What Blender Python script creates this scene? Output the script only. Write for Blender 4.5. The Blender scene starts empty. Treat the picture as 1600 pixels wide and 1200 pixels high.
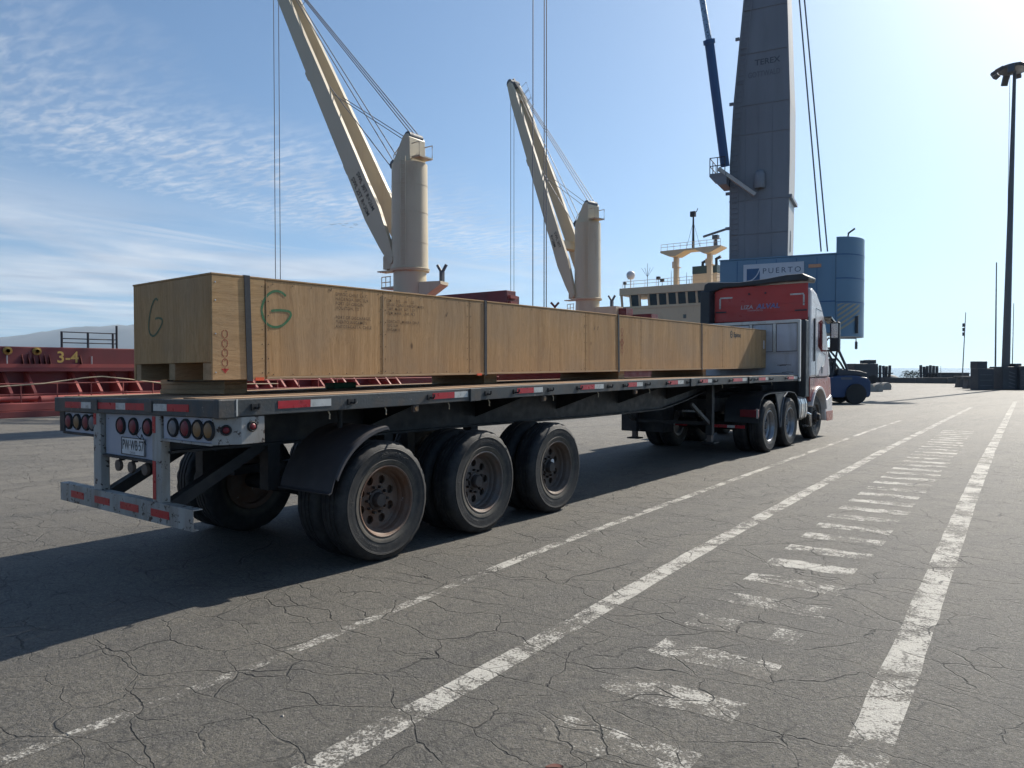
import bpy, bmesh, math, random
from mathutils import Vector, Matrix
random.seed(7)
S = bpy.context.scene
COL = S.collection
R = math.radians

# ------------------------------------------------------------------ camera, sky, sun, exposure
CAM_H, YAW, PITCH, FPX = 1.647, 0.6438, -0.0217, 1154.0
cd = bpy.data.cameras.new('camera'); cam = bpy.data.objects.new('camera', cd); COL.objects.link(cam)
cam.location = (0, 0, CAM_H); cam.rotation_euler = (math.pi/2 + PITCH, 0, YAW)
cd.sensor_width = 36; cd.lens = 36*FPX/1600; cd.clip_start = .05; cd.clip_end = 60000
S.camera = cam
SUN_EL, SUN_AZ = R(39), R(7.0)          # azimuth clockwise from +Y (the truck's heading)
world = bpy.data.worlds.new('World'); S.world = world; world.use_nodes = True
sl = bpy.data.lights.new('sun', 'SUN'); sun = bpy.data.objects.new('sun', sl); COL.objects.link(sun)
sl.energy = 5.0; sl.angle = R(.53); sl.color = (1, .93, .82)
sd = Vector((math.sin(SUN_AZ)*math.cos(SUN_EL), math.cos(SUN_AZ)*math.cos(SUN_EL), math.sin(SUN_EL)))
sun.rotation_euler = sd.to_track_quat('Z', 'Y').to_euler(); sun.location = (0, 0, 80)
SKY_STRENGTH = .088
S.view_settings.view_transform = 'Standard'; S.view_settings.look = 'None'
S.view_settings.exposure = 0.5; S.view_settings.gamma = 1; S.view_settings.use_curve_mapping = False
S.render.engine = 'CYCLES'
S.cycles.use_denoising = True
S.cycles.max_bounces = 5; S.cycles.diffuse_bounces = 3; S.cycles.glossy_bounces = 2; S.cycles.use_adaptive_sampling = True; S.cycles.adaptive_threshold = .02; S.cycles.volume_bounces = 0; S.cycles.transparent_max_bounces = 8

# ------------------------------------------------------------------ node helpers
def nd(t, typ, ins=None, **props):
    n = t.nodes.new(typ)
    for k, v in props.items(): setattr(n, k, v)
    for k, v in (ins or {}).items():
        s = n.inputs[k]
        if isinstance(v, bpy.types.NodeSocket): t.links.new(v, s)
        else:
            if s.type == 'RGBA' and len(v) == 3: v = (*v, 1)
            s.default_value = v
    return n
def math_(t, op, a, b=0., c=0., clamp=False):
    return nd(t, 'ShaderNodeMath', {0: a, 1: b, 2: c}, operation=op, use_clamp=clamp).outputs[0]
def vmath(t, op, a, b=(0, 0, 0)):
    n = nd(t, 'ShaderNodeVectorMath', {0: a, 1: b}, operation=op); return n.outputs[0]
def noise(t, vec, scale, detail=4., rough=.55, dist=0.):
    return nd(t, 'ShaderNodeTexNoise', {'Vector': vec, 'Scale': scale, 'Detail': detail, 'Roughness': rough, 'Distortion': dist}).outputs[0]
def ramp(t, fac, lo, hi, a=0., b=1.):
    return nd(t, 'ShaderNodeMapRange', {0: fac, 1: lo, 2: hi, 3: a, 4: b}, clamp=True).outputs[0]
def mix(t, fac, a, b, blend='MIX'):
    n = nd(t, 'ShaderNodeMix', {0: fac, 6: a, 7: b}, data_type='RGBA', blend_type=blend, clamp_factor=True); return n.outputs[2]
def newmat(name):
    m = bpy.data.materials.new(name); m.use_nodes = True
    t = m.node_tree; t.nodes.clear()
    out = t.nodes.new('ShaderNodeOutputMaterial')
    return m, t, out
def principled(t, out, **k):
    kk = {a.replace('_', ' '): b for a, b in k.items()}
    p = nd(t, 'ShaderNodeBsdfPrincipled', kk); t.links.new(p.outputs[0], out.inputs[0]); return p
def bump(t, h, strength=.3, dist=.01):
    return nd(t, 'ShaderNodeBump', {'Strength': strength, 'Distance': dist, 'Height': h}).outputs[0]

# ------------------------------------------------------------------ sky with high thin cloud
def build_world():
    t = world.node_tree; t.nodes.clear()
    out = t.nodes.new('ShaderNodeOutputWorld')
    g = nd(t, 'ShaderNodeTexCoord').outputs['Generated']
    sp = nd(t, 'ShaderNodeSeparateXYZ', {0: g})
    # marine haze: the lowest few degrees of sky look like the air just above them
    zl = math_(t, 'ADD', math_(t, 'MAXIMUM', sp.outputs[2], 0.), .085)
    dv = nd(t, 'ShaderNodeVectorMath', {0: nd(t, 'ShaderNodeCombineXYZ', {0: sp.outputs[0], 1: sp.outputs[1], 2: zl}).outputs[0]}, operation='NORMALIZE').outputs[0]
    skyn = nd(t, 'ShaderNodeTexSky', {}, sky_type='NISHITA', sun_disc=False, sun_elevation=SUN_EL, sun_rotation=SUN_AZ,
             altitude=0, air_density=1.0, dust_density=1.0, ozone_density=2.6)
    t.links.new(dv, skyn.inputs[0])
    sky = mix(t, 1., skyn.outputs[0], (.92, 1.05, 1.09), 'MULTIPLY')
    z = math_(t, 'ADD', math_(t, 'MAXIMUM', sp.outputs[2], .02), .012)
    px = math_(t, 'DIVIDE', sp.outputs[0], z); py = math_(t, 'DIVIDE', sp.outputs[1], z)
    P = nd(t, 'ShaderNodeCombineXYZ', {0: px, 1: py}).outputs[0]
    # band of cirrocumulus, lying along the coast (parallel to the quay)
    cx = math_(t, 'ADD', px, math_(t, 'MULTIPLY', py, .13))
    cx = math_(t, 'ADD', cx, math_(t, 'MULTIPLY', math_(t, 'SUBTRACT', noise(t, P, 1.1, 3), .5), 1.1))
    band = math_(t, 'MULTIPLY', ramp(t, cx, -4.0, -3.05), ramp(t, cx, -2.95, -1.95, 1, 0))
    rip = nd(t, 'ShaderNodeMapping', {'Vector': P, 'Rotation': (0, 0, R(-22)), 'Scale': (8, 20, 1)}).outputs[0]
    n1 = noise(t, rip, 1.0, 3, .55, .35); n2 = noise(t, P, 2.2, 3, .6)
    cells = ramp(t, n1, .41, .70)
    c1 = math_(t, 'MULTIPLY', math_(t, 'MULTIPLY', band, math_(t, 'ADD', math_(t, 'MULTIPLY', cells, .75), .16)), ramp(t, n2, .28, .52, .28, 1))
    # soft stratus lower down towards the sea
    st = nd(t, 'ShaderNodeMapping', {'Vector': P, 'Rotation': (0, 0, R(10)), 'Scale': (.50, .40, 1)}).outputs[0]
    n3 = noise(t, st, 1.1, 5, .55, .5)
    low = math_(t, 'MULTIPLY', ramp(t, px, -3.7, -5.6), ramp(t, n3, .36, .58))
    st2 = nd(t, 'ShaderNodeMapping', {'Vector': P, 'Rotation': (0, 0, R(-12)), 'Scale': (1.7, .35, 1)}).outputs[0]
    n4 = noise(t, st2, 1.3, 5, .6, .6)
    wisp = math_(t, 'MULTIPLY', math_(t, 'MULTIPLY', ramp(t, px, -3.0, -4.2), ramp(t, n4, .44, .72)), .5)
    a = math_(t, 'MAXIMUM', math_(t, 'MULTIPLY', c1, .78), math_(t, 'MAXIMUM', math_(t, 'MULTIPLY', low, .72), wisp))
    a = math_(t, 'MULTIPLY', a, ramp(t, sp.outputs[2], .01, .06, .35, 1))
    a = math_(t, 'MULTIPLY', a, ramp(t, py, 5.0, 9.5, 1, .25))
    n5 = noise(t, st, 2.3, 4, .5, .3)
    shade = mix(t, ramp(t, n5, .35, .62), (4.5, 4.9, 5.7), (6.9, 7.1, 7.4))
    col = mix(t, a, sky, shade)
    bg = nd(t, 'ShaderNodeBackground', {'Color': col, 'Strength': SKY_STRENGTH})
    t.links.new(bg.outputs[0], out.inputs[0])
    world.cycles.sampling_method = 'MANUAL'; world.cycles.sample_map_resolution = 512
build_world()

# ------------------------------------------------------------------ materials
MATS = {}
def paint(name, col, rough=.55, metal=0., var=.12, scale=4., dirt=None, dirt_amt=.4, dscale=3., bmp=.05, bscale=30., streak=False, spec=.5, chip=None, chip_amt=0.):
    """painted or bare surface with uneven tone, dirt of its own shape, optional chips"""
    m, t, out = newmat(name)
    o = nd(t, 'ShaderNodeTexCoord').outputs['Object']
    ri = nd(t, 'ShaderNodeObjectInfo').outputs['Random']
    off = vmath(t, 'ADD', o, nd(t, 'ShaderNodeCombineXYZ', {0: math_(t, 'MULTIPLY', ri, 17.), 1: math_(t, 'MULTIPLY', ri, 5.), 2: ri}).outputs[0])
    n = noise(t, off, scale, 5)
    k = ramp(t, n, .25, .75, 1-var, 1+var)
    c = nd(t, 'ShaderNodeVectorMath', {0: (*col,), 'Scale': k}, operation='SCALE').outputs[0]
    if dirt:
        v = nd(t, 'ShaderNodeMapping', {'Vector': off, 'Scale': (1, 1, .18) if streak else (1, 1, 1)}).outputs[0]
        d = noise(t, v, dscale, 7, .65)
        c = mix(t, ramp(t, d, .66-.4*dirt_amt, .80-.2*dirt_amt, 0, min(1, .5+dirt_amt*.5)), c, dirt)
    if chip:
        d2 = noise(t, off, dscale*2.3, 8, .7)
        c = mix(t, ramp(t, d2, .70-chip_amt*.2, .715-chip_amt*.2), c, chip)
    h = noise(t, off, bscale, 3)
    rr = ramp(t, noise(t, off, scale*2, 3), .3, .7, max(.05, rough-.12), min(1, rough+.12))
    principled(t, out, Base_Color=c, Roughness=rr, Metallic=metal, Normal=bump(t, h, bmp, .01), Specular_IOR_Level=spec)
    MATS[name] = m
    return m

def asphalt_group():
    g = bpy.data.node_groups.new('asphalt', 'ShaderNodeTree')
    for n_, ty in (('Color', 'NodeSocketColor'), ('Crack', 'NodeSocketFloat'), ('Height', 'NodeSocketFloat'), ('Wear', 'NodeSocketFloat'), ('Worn', 'NodeSocketFloat')):
        g.interface.new_socket(n_, in_out='OUTPUT', socket_type=ty)
    t = g
    out = t.nodes.new('NodeGroupOutput')
    P = nd(t, 'ShaderNodeNewGeometry').outputs['Position']
    P = vmath(t, 'MULTIPLY', P, (1, 1, 0))
    Pa = nd(t, 'ShaderNodeMapping', {'Vector': P, 'Rotation': (0, 0, R(11))}).outputs[0]
    big = noise(t, P, .23, 3, .6)
    st = noise(t, vmath(t, 'MULTIPLY', P, (1.3, .10, 1)), 1.0, 3, .6)
    st2 = noise(t, vmath(t, 'MULTIPLY', P, (.12, .9, 1)), 1.0, 3, .6, .5)
    med = noise(t, P, 2.6, 5, .65)
    c = mix(t, ramp(t, big, .35, .65), (.102, .093, .075), (.142, .129, .104))
    c = mix(t, ramp(t, st, .42, .66, 0, .70), c, (.165, .149, .120))
    c = mix(t, ramp(t, st2, .50, .72, 0, .55), c, (.084, .080, .073))
    c = mix(t, ramp(t, med, .48, .72, 0, .55), c, (.070, .067, .061))
    grn = noise(t, P, 28., 4, .7)
    c = mix(t, ramp(t, grn, .48, .66, 0, .75), c, (.044, .042, .039))
    c = mix(t, ramp(t, grn, .44, .26, 0, .55), c, (.165, .152, .130))
    trk = noise(t, vmath(t, 'MULTIPLY', Pa, (.9, .11, 1)), 1.0, 4, .65, 1.2)
    c = mix(t, ramp(t, trk, .50, .62, 0, .55), c, (.075, .071, .064))
    # oil drips and rubber streaks with shapes of their own
    oil = noise(t, vmath(t, 'MULTIPLY', P, (1.0, .35, 1)), .8, 4, .6, .6)
    c = mix(t, ramp(t, oil, .62, .72, 0, .45), c, (.050, .048, .045))
    # paler concrete apron away from the lane, plus forward-scattered sunlight put into the colour
    sp = nd(t, 'ShaderNodeSeparateXYZ', {0: P})
    far = math_(t, 'MAXIMUM', ramp(t, sp.outputs[0], -6.5, -11), ramp(t, sp.outputs[1], 15, 34))
    c = mix(t, math_(t, 'MULTIPLY', far, math_(t, 'MULTIPLY', ramp(t, med, .2, .7, .92, .5), ramp(t, trk, .42, .62, 1, .45))), c, (.235, .213, .174))
    # aggregate
    ag = nd(t, 'ShaderNodeTexVoronoi', {'Vector': P, 'Scale': 95., 'Randomness': 1.}, feature='F1')
    sep = nd(t, 'ShaderNodeSeparateColor', {0: ag.outputs['Color']})
    c = mix(t, ramp(t, sep.outputs[0], .72, .98, 0, .50), c, (.25, .235, .21))
    c = mix(t, ramp(t, sep.outputs[1], .70, .98, 0, .62), c, (.05, .05, .05))
    fine = noise(t, P, 320., 2, .7)
    c = mix(t, ramp(t, fine, .3, .7, 0, .42), c, (.055, .054, .052))
    # cracks
    w1 = nd(t, 'ShaderNodeTexNoise', {'Vector': P, 'Scale': 1.3, 'Detail': 2., 'Roughness': .6}).outputs['Color']
    w2 = nd(t, 'ShaderNodeTexNoise', {'Vector': P, 'Scale': 7., 'Detail': 2., 'Roughness': .65}).outputs['Color']
    Pw = vmath(t, 'ADD', P, vmath(t, 'MULTIPLY', vmath(t, 'SUBTRACT', w1, (.5, .5, .5)), (.55, .55, 0)))
    Pw = vmath(t, 'ADD', Pw, vmath(t, 'MULTIPLY', vmath(t, 'SUBTRACT', w2, (.5, .5, .5)), (.085, .085, 0)))
    wvar = ramp(t, noise(t, P, 3.3, 1), .3, .7, .25, 1.4)
    def crack(scl, wid, m, mlo, mhi, rot):
        v = nd(t, 'ShaderNodeMapping', {'Vector': Pw, 'Scale': (scl[0], scl[1], 1), 'Rotation': (0, 0, rot)}).outputs[0]
        d = nd(t, 'ShaderNodeTexVoronoi', {'Vector': v, 'Scale': 1.}, feature='DISTANCE_TO_EDGE', voronoi_dimensions='2D').outputs['Distance']
        k = ramp(t, math_(t, 'DIVIDE', d, math_(t, 'MULTIPLY', wvar, wid)), .35, 1.0, 1, 0)
        return math_(t, 'MULTIPLY', k, ramp(t, m, mlo, mhi))
    m1 = noise(t, P, .45, 2)
    brk = ramp(t, noise(t, P, 1.9, 3, .6), .38, .50)
    ca = crack((.34, .95), .0046, m1, .36, .52, R(4))
    cb = crack((1.7, 3.1), .0165, m1, .85, .48, R(-6))
    cc = crack((4.0, 7.4), .045, med, .36, .50, R(12))
    cr = math_(t, 'MAXIMUM', math_(t, 'MULTIPLY', ca, math_(t, 'ADD', math_(t, 'MULTIPLY', brk, .45), .55)), math_(t, 'MULTIPLY', cb, math_(t, 'MULTIPLY', brk, .85)))
    h = math_(t, 'ADD', math_(t, 'MULTIPLY', ag.outputs['Distance'], -.35), math_(t, 'MULTIPLY', fine, .6))
    h = math_(t, 'ADD', h, math_(t, 'MULTIPLY', grn, .9)); h = math_(t, 'SUBTRACT', h, math_(t, 'MULTIPLY', cr, 1.8))
    cr = math_(t, 'MAXIMUM', cr, math_(t, 'MULTIPLY', cc, math_(t, 'ADD', math_(t, 'MULTIPLY', brk, .35), .33)))
    c = mix(t, math_(t, 'MULTIPLY', cr, .84), c, (.026, .025, .023))
    wear = noise(t, P, 9., 6, .72)
    wear = math_(t, 'ADD', math_(t, 'MULTIPLY', wear, .5), math_(t, 'MULTIPLY', noise(t, P, 60., 3, .7), .5))
    worn = noise(t, P, 2.1, 4, .6)
    for s_, v_ in ((0, c), (1, cr), (2, h), (3, wear), (4, worn)): t.links.new(v_, out.inputs[s_])
    return g
AG = asphalt_group()
def ground_mats():
    m, t, out = newmat('asphalt_ground')
    g = nd(t, 'ShaderNodeGroup', node_tree=AG)
    principled(t, out, Base_Color=g.outputs[0], Roughness=.70, Specular_IOR_Level=.42, Normal=bump(t, g.outputs[2], 1.0, .010))
    MATS['asphalt'] = m
    for name, thr in (('line_strong', .492), ('line_mid', .500), ('line_faint', .512), ('bar_paint', .548), ('bar_paint_far', .508)):
        m, t, out = newmat(name)
        g = nd(t, 'ShaderNodeGroup', node_tree=AG)
        k = math_(t, 'ADD', g.outputs[3], math_(t, 'MULTIPLY', math_(t, 'SUBTRACT', g.outputs[4], .5), .52))
        mask = ramp(t, k, thr-.025, thr+.04)
        mask = math_(t, 'MULTIPLY', mask, math_(t, 'SUBTRACT', 1., math_(t, 'MULTIPLY', g.outputs[1], .95)))
        c = mix(t, math_(t, 'MULTIPLY', mask, .84), g.outputs[0], (.50, .48, .43))
        principled(t, out, Base_Color=c, Roughness=.72, Specular_IOR_Level=.4, Normal=bump(t, g.outputs[2], .9, .008))
        MATS[name] = m
ground_mats()

def wood(name, a, b, grain='z', rough=.75, knots=True, grey=.25):
    m, t, out = newmat(name)
    o = nd(t, 'ShaderNodeTexCoord').outputs['Object']
    ri = nd(t, 'ShaderNodeObjectInfo').outputs['Random']
    off = vmath(t, 'ADD', o, nd(t, 'ShaderNodeCombineXYZ', {0: math_(t, 'MULTIPLY', ri, 31.), 1: math_(t, 'MULTIPLY', ri, 13.), 2: math_(t, 'MULTIPLY', ri, 7.)}).outputs[0])
    k = {'x': (.06, 1, 1), 'y': (1, .06, 1), 'z': (1, 1, .06)}[grain]
    w = nd(t, 'ShaderNodeTexNoise', {'Vector': off, 'Scale': 1.6, 'Detail': 3.}).outputs['Color']
    v = vmath(t, 'ADD', off, vmath(t, 'MULTIPLY', vmath(t, 'SUBTRACT', w, (.5, .5, .5)), (.14, .14, .14)))
    v = vmath(t, 'MULTIPLY', v, tuple(q if q > .5 else .035 for q in k))
    g1 = noise(t, v, 22., 6, .7, .3); g2 = noise(t, v, 150., 3, .7); g3 = noise(t, off, 1.3, 5, .6); g4 = noise(t, v, 6., 5, .6, .8)
    c = mix(t, ramp(t, g1, .3, .7), a, b)
    c = mix(t, ramp(t, g4, .44, .68, 0, .45), c, tuple(x*.62 for x in a))
    c = mix(t, ramp(t, g2, .45, .72, 0, .55), c, tuple(x*.50 for x in a))
    c = mix(t, ramp(t, g3, .42, .70, 0, grey*1.5), c, (.245, .20, .15))
    br = ramp(t, ri, 0, 1, .86, 1.12)
    c = nd(t, 'ShaderNodeVectorMath', {0: c, 'Scale': br}, operation='SCALE').outputs[0]
    if knots:
        kv = vmath(t, 'MULTIPLY', off, tuple(.55 if q < .5 else 1 for q in k))
        d = nd(t, 'ShaderNodeTexVoronoi', {'Vector': kv, 'Scale': 2.6}, feature='F1').outputs['Distance']
        c = mix(t, ramp(t, d, .022, .06, .8, 0), c, (.09, .05, .028))
        s = noise(t, vmath(t, 'MULTIPLY', off, tuple(1.0 if q > .5 else .2 for q in k)), 7., 7, .75)
        c = mix(t, ramp(t, s, .64, .78, 0, .55), c, (.13, .095, .06))
    h = math_(t, 'ADD', g1, math_(t, 'MULTIPLY', g2, .6))
    principled(t, out, Base_Color=c, Roughness=rough, Specular_IOR_Level=.25, Normal=bump(t, h, .35, .004))
    MATS[name] = m
wood('plywood', (.40, .228, .098), (.54, .345, .172), 'z')
wood('plywood_cross', (.40, .236, .102), (.54, .352, .178), 'y')
wood('lumber', (.33, .215, .115), (.44, .31, .185), 'x', knots=False)
wood('lumber_long', (.33, .215, .115), (.44, .31, .185), 'y', knots=False)
wood('deck_wood', (.30, .175, .10), (.46, .31, .19), 'y', rough=.85, grey=.45)

def simple(name, col, rough=.5, metal=0., spec=.5, **k):
    m, t, out = newmat(name); principled(t, out, Base_Color=(*col, 1), Roughness=rough, Metallic=metal, Specular_IOR_Level=spec, **k); MATS[name] = m
def tyre_mat():
    m, t, out = newmat('tyre_rubber')
    o = nd(t, 'ShaderNodeTexCoord').outputs['Object']
    n = noise(t, o, 7., 6, .65); n2 = noise(t, o, 38., 5, .7)
    c = mix(t, ramp(t, n, .40, .70), (.011, .012, .014), (.036, .034, .032))
    c = mix(t, ramp(t, n2, .52, .74, 0, .4), c, (.070, .062, .053))
    sp = nd(t, 'ShaderNodeSeparateXYZ', {0: o})
    rad = math_(t, 'SQRT', math_(t, 'ADD', math_(t, 'POWER', sp.outputs[1], 2.), math_(t, 'POWER', sp.outputs[2], 2.)))
    dust = math_(t, 'MULTIPLY', ramp(t, rad, .33, .375, 1, 0), ramp(t, n, .3, .6, .3, .9))
    c = mix(t, dust, c, (.105, .090, .070))
    ang = math_(t, 'ARCTAN2', sp.outputs[2], sp.outputs[1])
    pol = nd(t, 'ShaderNodeCombineXYZ', {0: math_(t, 'MULTIPLY', ang, 12.), 1: math_(t, 'MULTIPLY', rad, 30.)}).outputs[0]
    let = ramp(t, noise(t, pol, 1.6, 1), .52, .55)
    rng = math_(t, 'MULTIPLY', ramp(t, rad, .378, .382), ramp(t, rad, .418, .422, 1, 0))
    gap = ramp(t, nd(t, 'ShaderNodeTexNoise', {'Vector': nd(t, 'ShaderNodeCombineXYZ', {0: ang}).outputs[0], 'Scale': 1.1, 'Detail': 0.}).outputs[0], .5, .54)
    rib = math_(t, 'MULTIPLY', math_(t, 'SINE', math_(t, 'MULTIPLY', rad, 520.)), math_(t, 'MULTIPLY', ramp(t, rad, .428, .432), ramp(t, rad, .466, .47, 1, 0)))
    hh = math_(t, 'ADD', math_(t, 'MULTIPLY', math_(t, 'MULTIPLY', let, rng), gap), math_(t, 'ADD', math_(t, 'MULTIPLY', rib, .35), math_(t, 'MULTIPLY', n2, .5)))
    principled(t, out, Base_Color=c, Roughness=.68, Specular_IOR_Level=.4, Normal=bump(t, hh, .55, .005)); MATS['tyre'] = m
tyre_mat()
paint('rim_rust', (.15, .11, .085), .65, .15, .3, 6, (.14, .055, .022), .75, 5, .25, 60, chip=(.30, .28, .26), chip_amt=.25)
paint('rim_grey', (.12, .105, .095), .55, .25, .25, 6, (.11, .052, .028), .55, 6, .15, 50, chip=(.42, .40, .38), chip_amt=.2)
paint('rim_brown', (.12, .092, .075), .6, .2, .25, 6, (.075, .045, .03), .5, 6, .15, 50)
paint('rim_tractor', (.25, .255, .27), .38, .6, .12, 6, (.10, .09, .08), .3, 6)
paint('hub_iron', (.055, .048, .045), .6, .4, .25, 8, (.09, .05, .03), .4, 8)
paint('rail_paint', (.056, .062, .064), .6, .1, .25, 5, (.105, .078, .058), .5, 6, .2, 50, chip=(.17, .15, .13), chip_amt=.25)
paint('frame_black', (.014, .015, .017), .6, .1, .25, 5, (.055, .046, .04), .4, 4, .1, 40)
paint('white_worn', (.34, .33, .31), .55, 0, .14, 5, (.17, .135, .10), .55, 6, .1, 40, True, chip=(.05, .028, .02), chip_amt=.62)
paint('panel_white', (.36, .365, .41), .5, 0, .05, 4, (.38, .36, .33), .25, 5, .05, 40, True, chip=(.10, .06, .04), chip_amt=.2)
paint('headboard_white', (.52, .52, .55), .5, 0, .08, 3, (.30, .28, .25), .35, 3, .1, 20, True, chip=(.14, .09, .06), chip_amt=.08)
paint('headboard_rib', (.60, .59, .55), .45, .1, .08, 3, (.32, .28, .22), .4, 4, .1, 20, True)
paint('tape_red', (.42, .012, .022), .35, 0, .14, 9, (.12, .03, .03), .3, 14)
paint('tape_white', (.52, .52, .49), .35, 0, .12, 9, (.22, .2, .17), .4, 14)
paint('lens_red', (.17, .010, .018), .5, 0, .1, 12, (.10, .03, .03), .3, 10)
paint('lens_amber', (.21, .115, .045), .5, 0, .1, 12)
paint('lens_clear', (.15, .135, .135), .5, 0, .1, 12)
paint('rubber', (.018, .018, .019), .75, 0, .2, 8)
paint('plate_white', (.60, .60, .60), .4, 0, .05, 8, (.35, .32, .28), .3, 10)
paint('ink_black', (.022, .022, .024), .6, 0, .1, 8)
paint('stencil_ink', (.10, .066, .042), .8, 0, .4, 40, (.40, .28, .15), .45, 55)
paint('spray_green', (.035, .14, .055), .7, 0, .25, 30, (.12, .16, .07), .35, 25)
paint('spray_green_faint', (.10, .135, .075), .8, 0, .25, 30, (.20, .15, .09), .4, 25)
paint('stencil_red', (.24, .062, .035), .8, 0, .3, 40, (.42, .26, .14), .4, 45)
paint('stencil_red_solid', (.36, .030, .022), .7, 0, .2, 40)
paint('strap_dark', (.034, .040, .048), .8, 0, .15, 20)
paint('tag_orange', (.72, .10, .03), .6)
paint('mudflap', (.055, .050, .053), .62, 0, .2, 4, (.09, .08, .075), .4, 3, .1, 20)
paint('cab_white', (.72, .66, .62), .3, 0, .05, 3, (.42, .34, .30), .3, 3, .03, 20, True)
paint('cab_red', (.33, .070, .055), .32, 0, .08, 3, (.30, .13, .10), .3, 3, .03, 20, True)
paint('panel_red', (.43, .034, .027), .38, 0, .06, 2, (.30, .05, .04), .2, 4, .04, 20)
paint('plastic_black', (.022, .027, .033), .5, 0, .2, 4, (.05, .05, .05), .3, 4)
paint('tank_alu', (.52, .50, .47), .42, .6, .1, 5, (.2, .18, .15), .4, 5)
paint('chrome', (.62, .62, .62), .22, .9, .08, 6, (.2, .18, .16), .3, 8)
paint('white_decal', (.62, .62, .62), .5); paint('grey_decal', (.50, .42, .42), .5); paint('blue_decal', (.035, .07, .30), .5)
simple('glass_dark', (.02, .025, .03), .06, 0, .6)
simple('glass_red', (.16, .03, .03), .08, 0, .6)
paint('ship_red', (.150, .025, .026), .55, 0, .14, .8, (.07, .02, .018), .4, .9, .06, 6, True)
paint('ship_red_deck', (.30, .062, .050), .6, 0, .14, .8, (.20, .06, .045), .4, 1.2, .06, 6)
paint('ship_cream', (.60, .47, .31), .5, 0, .06, .5, (.36, .24, .14), .2, .6, .03, 5, True)
paint('crane_cream', (.53, .45, .315), .5, 0, .05, .4, (.36, .26, .17), .2, .5, .03, 4, True)
paint('ship_text', (.05, .045, .04), .7, 0, .2, 3); paint('tower_ink', (.075, .082, .10), .6); paint('tower_ink_faint', (.115, .125, .148), .6); paint('yellow_paint', (.60, .40, .10), .6, 0, .12, 3)
paint('black_rail', (.025, .025, .03), .6); paint('rope_tan', (.42, .33, .22), .85, 0, .2, 6)
paint('wire_rope', (.10, .11, .13), .6, .3, .1, 6)
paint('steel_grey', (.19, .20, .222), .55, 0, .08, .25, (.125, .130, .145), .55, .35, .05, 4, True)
paint('steel_side', (.42, .40, .37), .5, .1, .08, .3, (.28, .25, .22), .4, .5, .05, 4, True)  # paler steel; on the tower's right face it paints in sunlight
paint('crane_blue', (.125, .225, .325), .55, 0, .10, .3, (.09, .16, .23), .3, .5, .03, 4, True)
paint('crane_blue_deep', (.022, .085, .22), .45, 0, .08, .4); paint('rod_chrome', (.30, .36, .42), .3, .7)
paint('sign_white', (.50, .53, .58), .5, 0, .06, 1, (.38, .40, .44), .3, 1); paint('sign_blue', (.03, .09, .20), .5); paint('sign_ink', (.055, .085, .14), .6)
paint('hazard_yellow', (.33, .30, .22), .6, 0, .12, 1); paint('orange_badge', (.55, .28, .16), .6)
paint('lift_blue', (.014, .042, .115), .45, 0, .1, 2, (.03, .045, .08), .3, 2); paint('machine_dark', (.040, .045, .055), .6, 0, .2, 1.5, (.06, .06, .06), .3, 2)
paint('mast_steel', (.11, .115, .12), .5, .4, .1, .3); paint('concrete', (.33, .31, .28), .85, 0, .15, 1.5, (.2, .18, .15), .4, 2, .2, 20)
paint('concrete_dark', (.12, .115, .11), .85, 0, .2, 1., (.07, .07, .065), .4, 1.5, .2, 20)
paint('box_grey', (.10, .11, .125), .6, 0, .15, 1); paint('foliage_far', (.05, .065, .04), .9, 0, .3, 2); paint('leaf_brown', (.16, .06, .045), .8, 0, .2, 30)
paint('stone', (.24, .225, .20), .85, 0, .3, 9); paint('hill_rock', (.15, .14, .13), .95, 0, .25, .0016, (.10, .095, .09), .5, .003, 0, 1)
paint('funnel_green', (.02, .045, .045), .5); paint('bird_dark', (.05, .05, .055), .8); paint('green_block', (.02, .12, .06), .6)
def water_mat():
    m, t, out = newmat('sea_water')
    P = nd(t, 'ShaderNodeNewGeometry').outputs['Position']
    h = math_(t, 'ADD', noise(t, P, .5, 4), noise(t, P, .07, 3))
    principled(t, out, Base_Color=(.02, .05, .065, 1), Roughness=.22, Normal=bump(t, h, .6, .3)); MATS['sea'] = m
water_mat()

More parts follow.
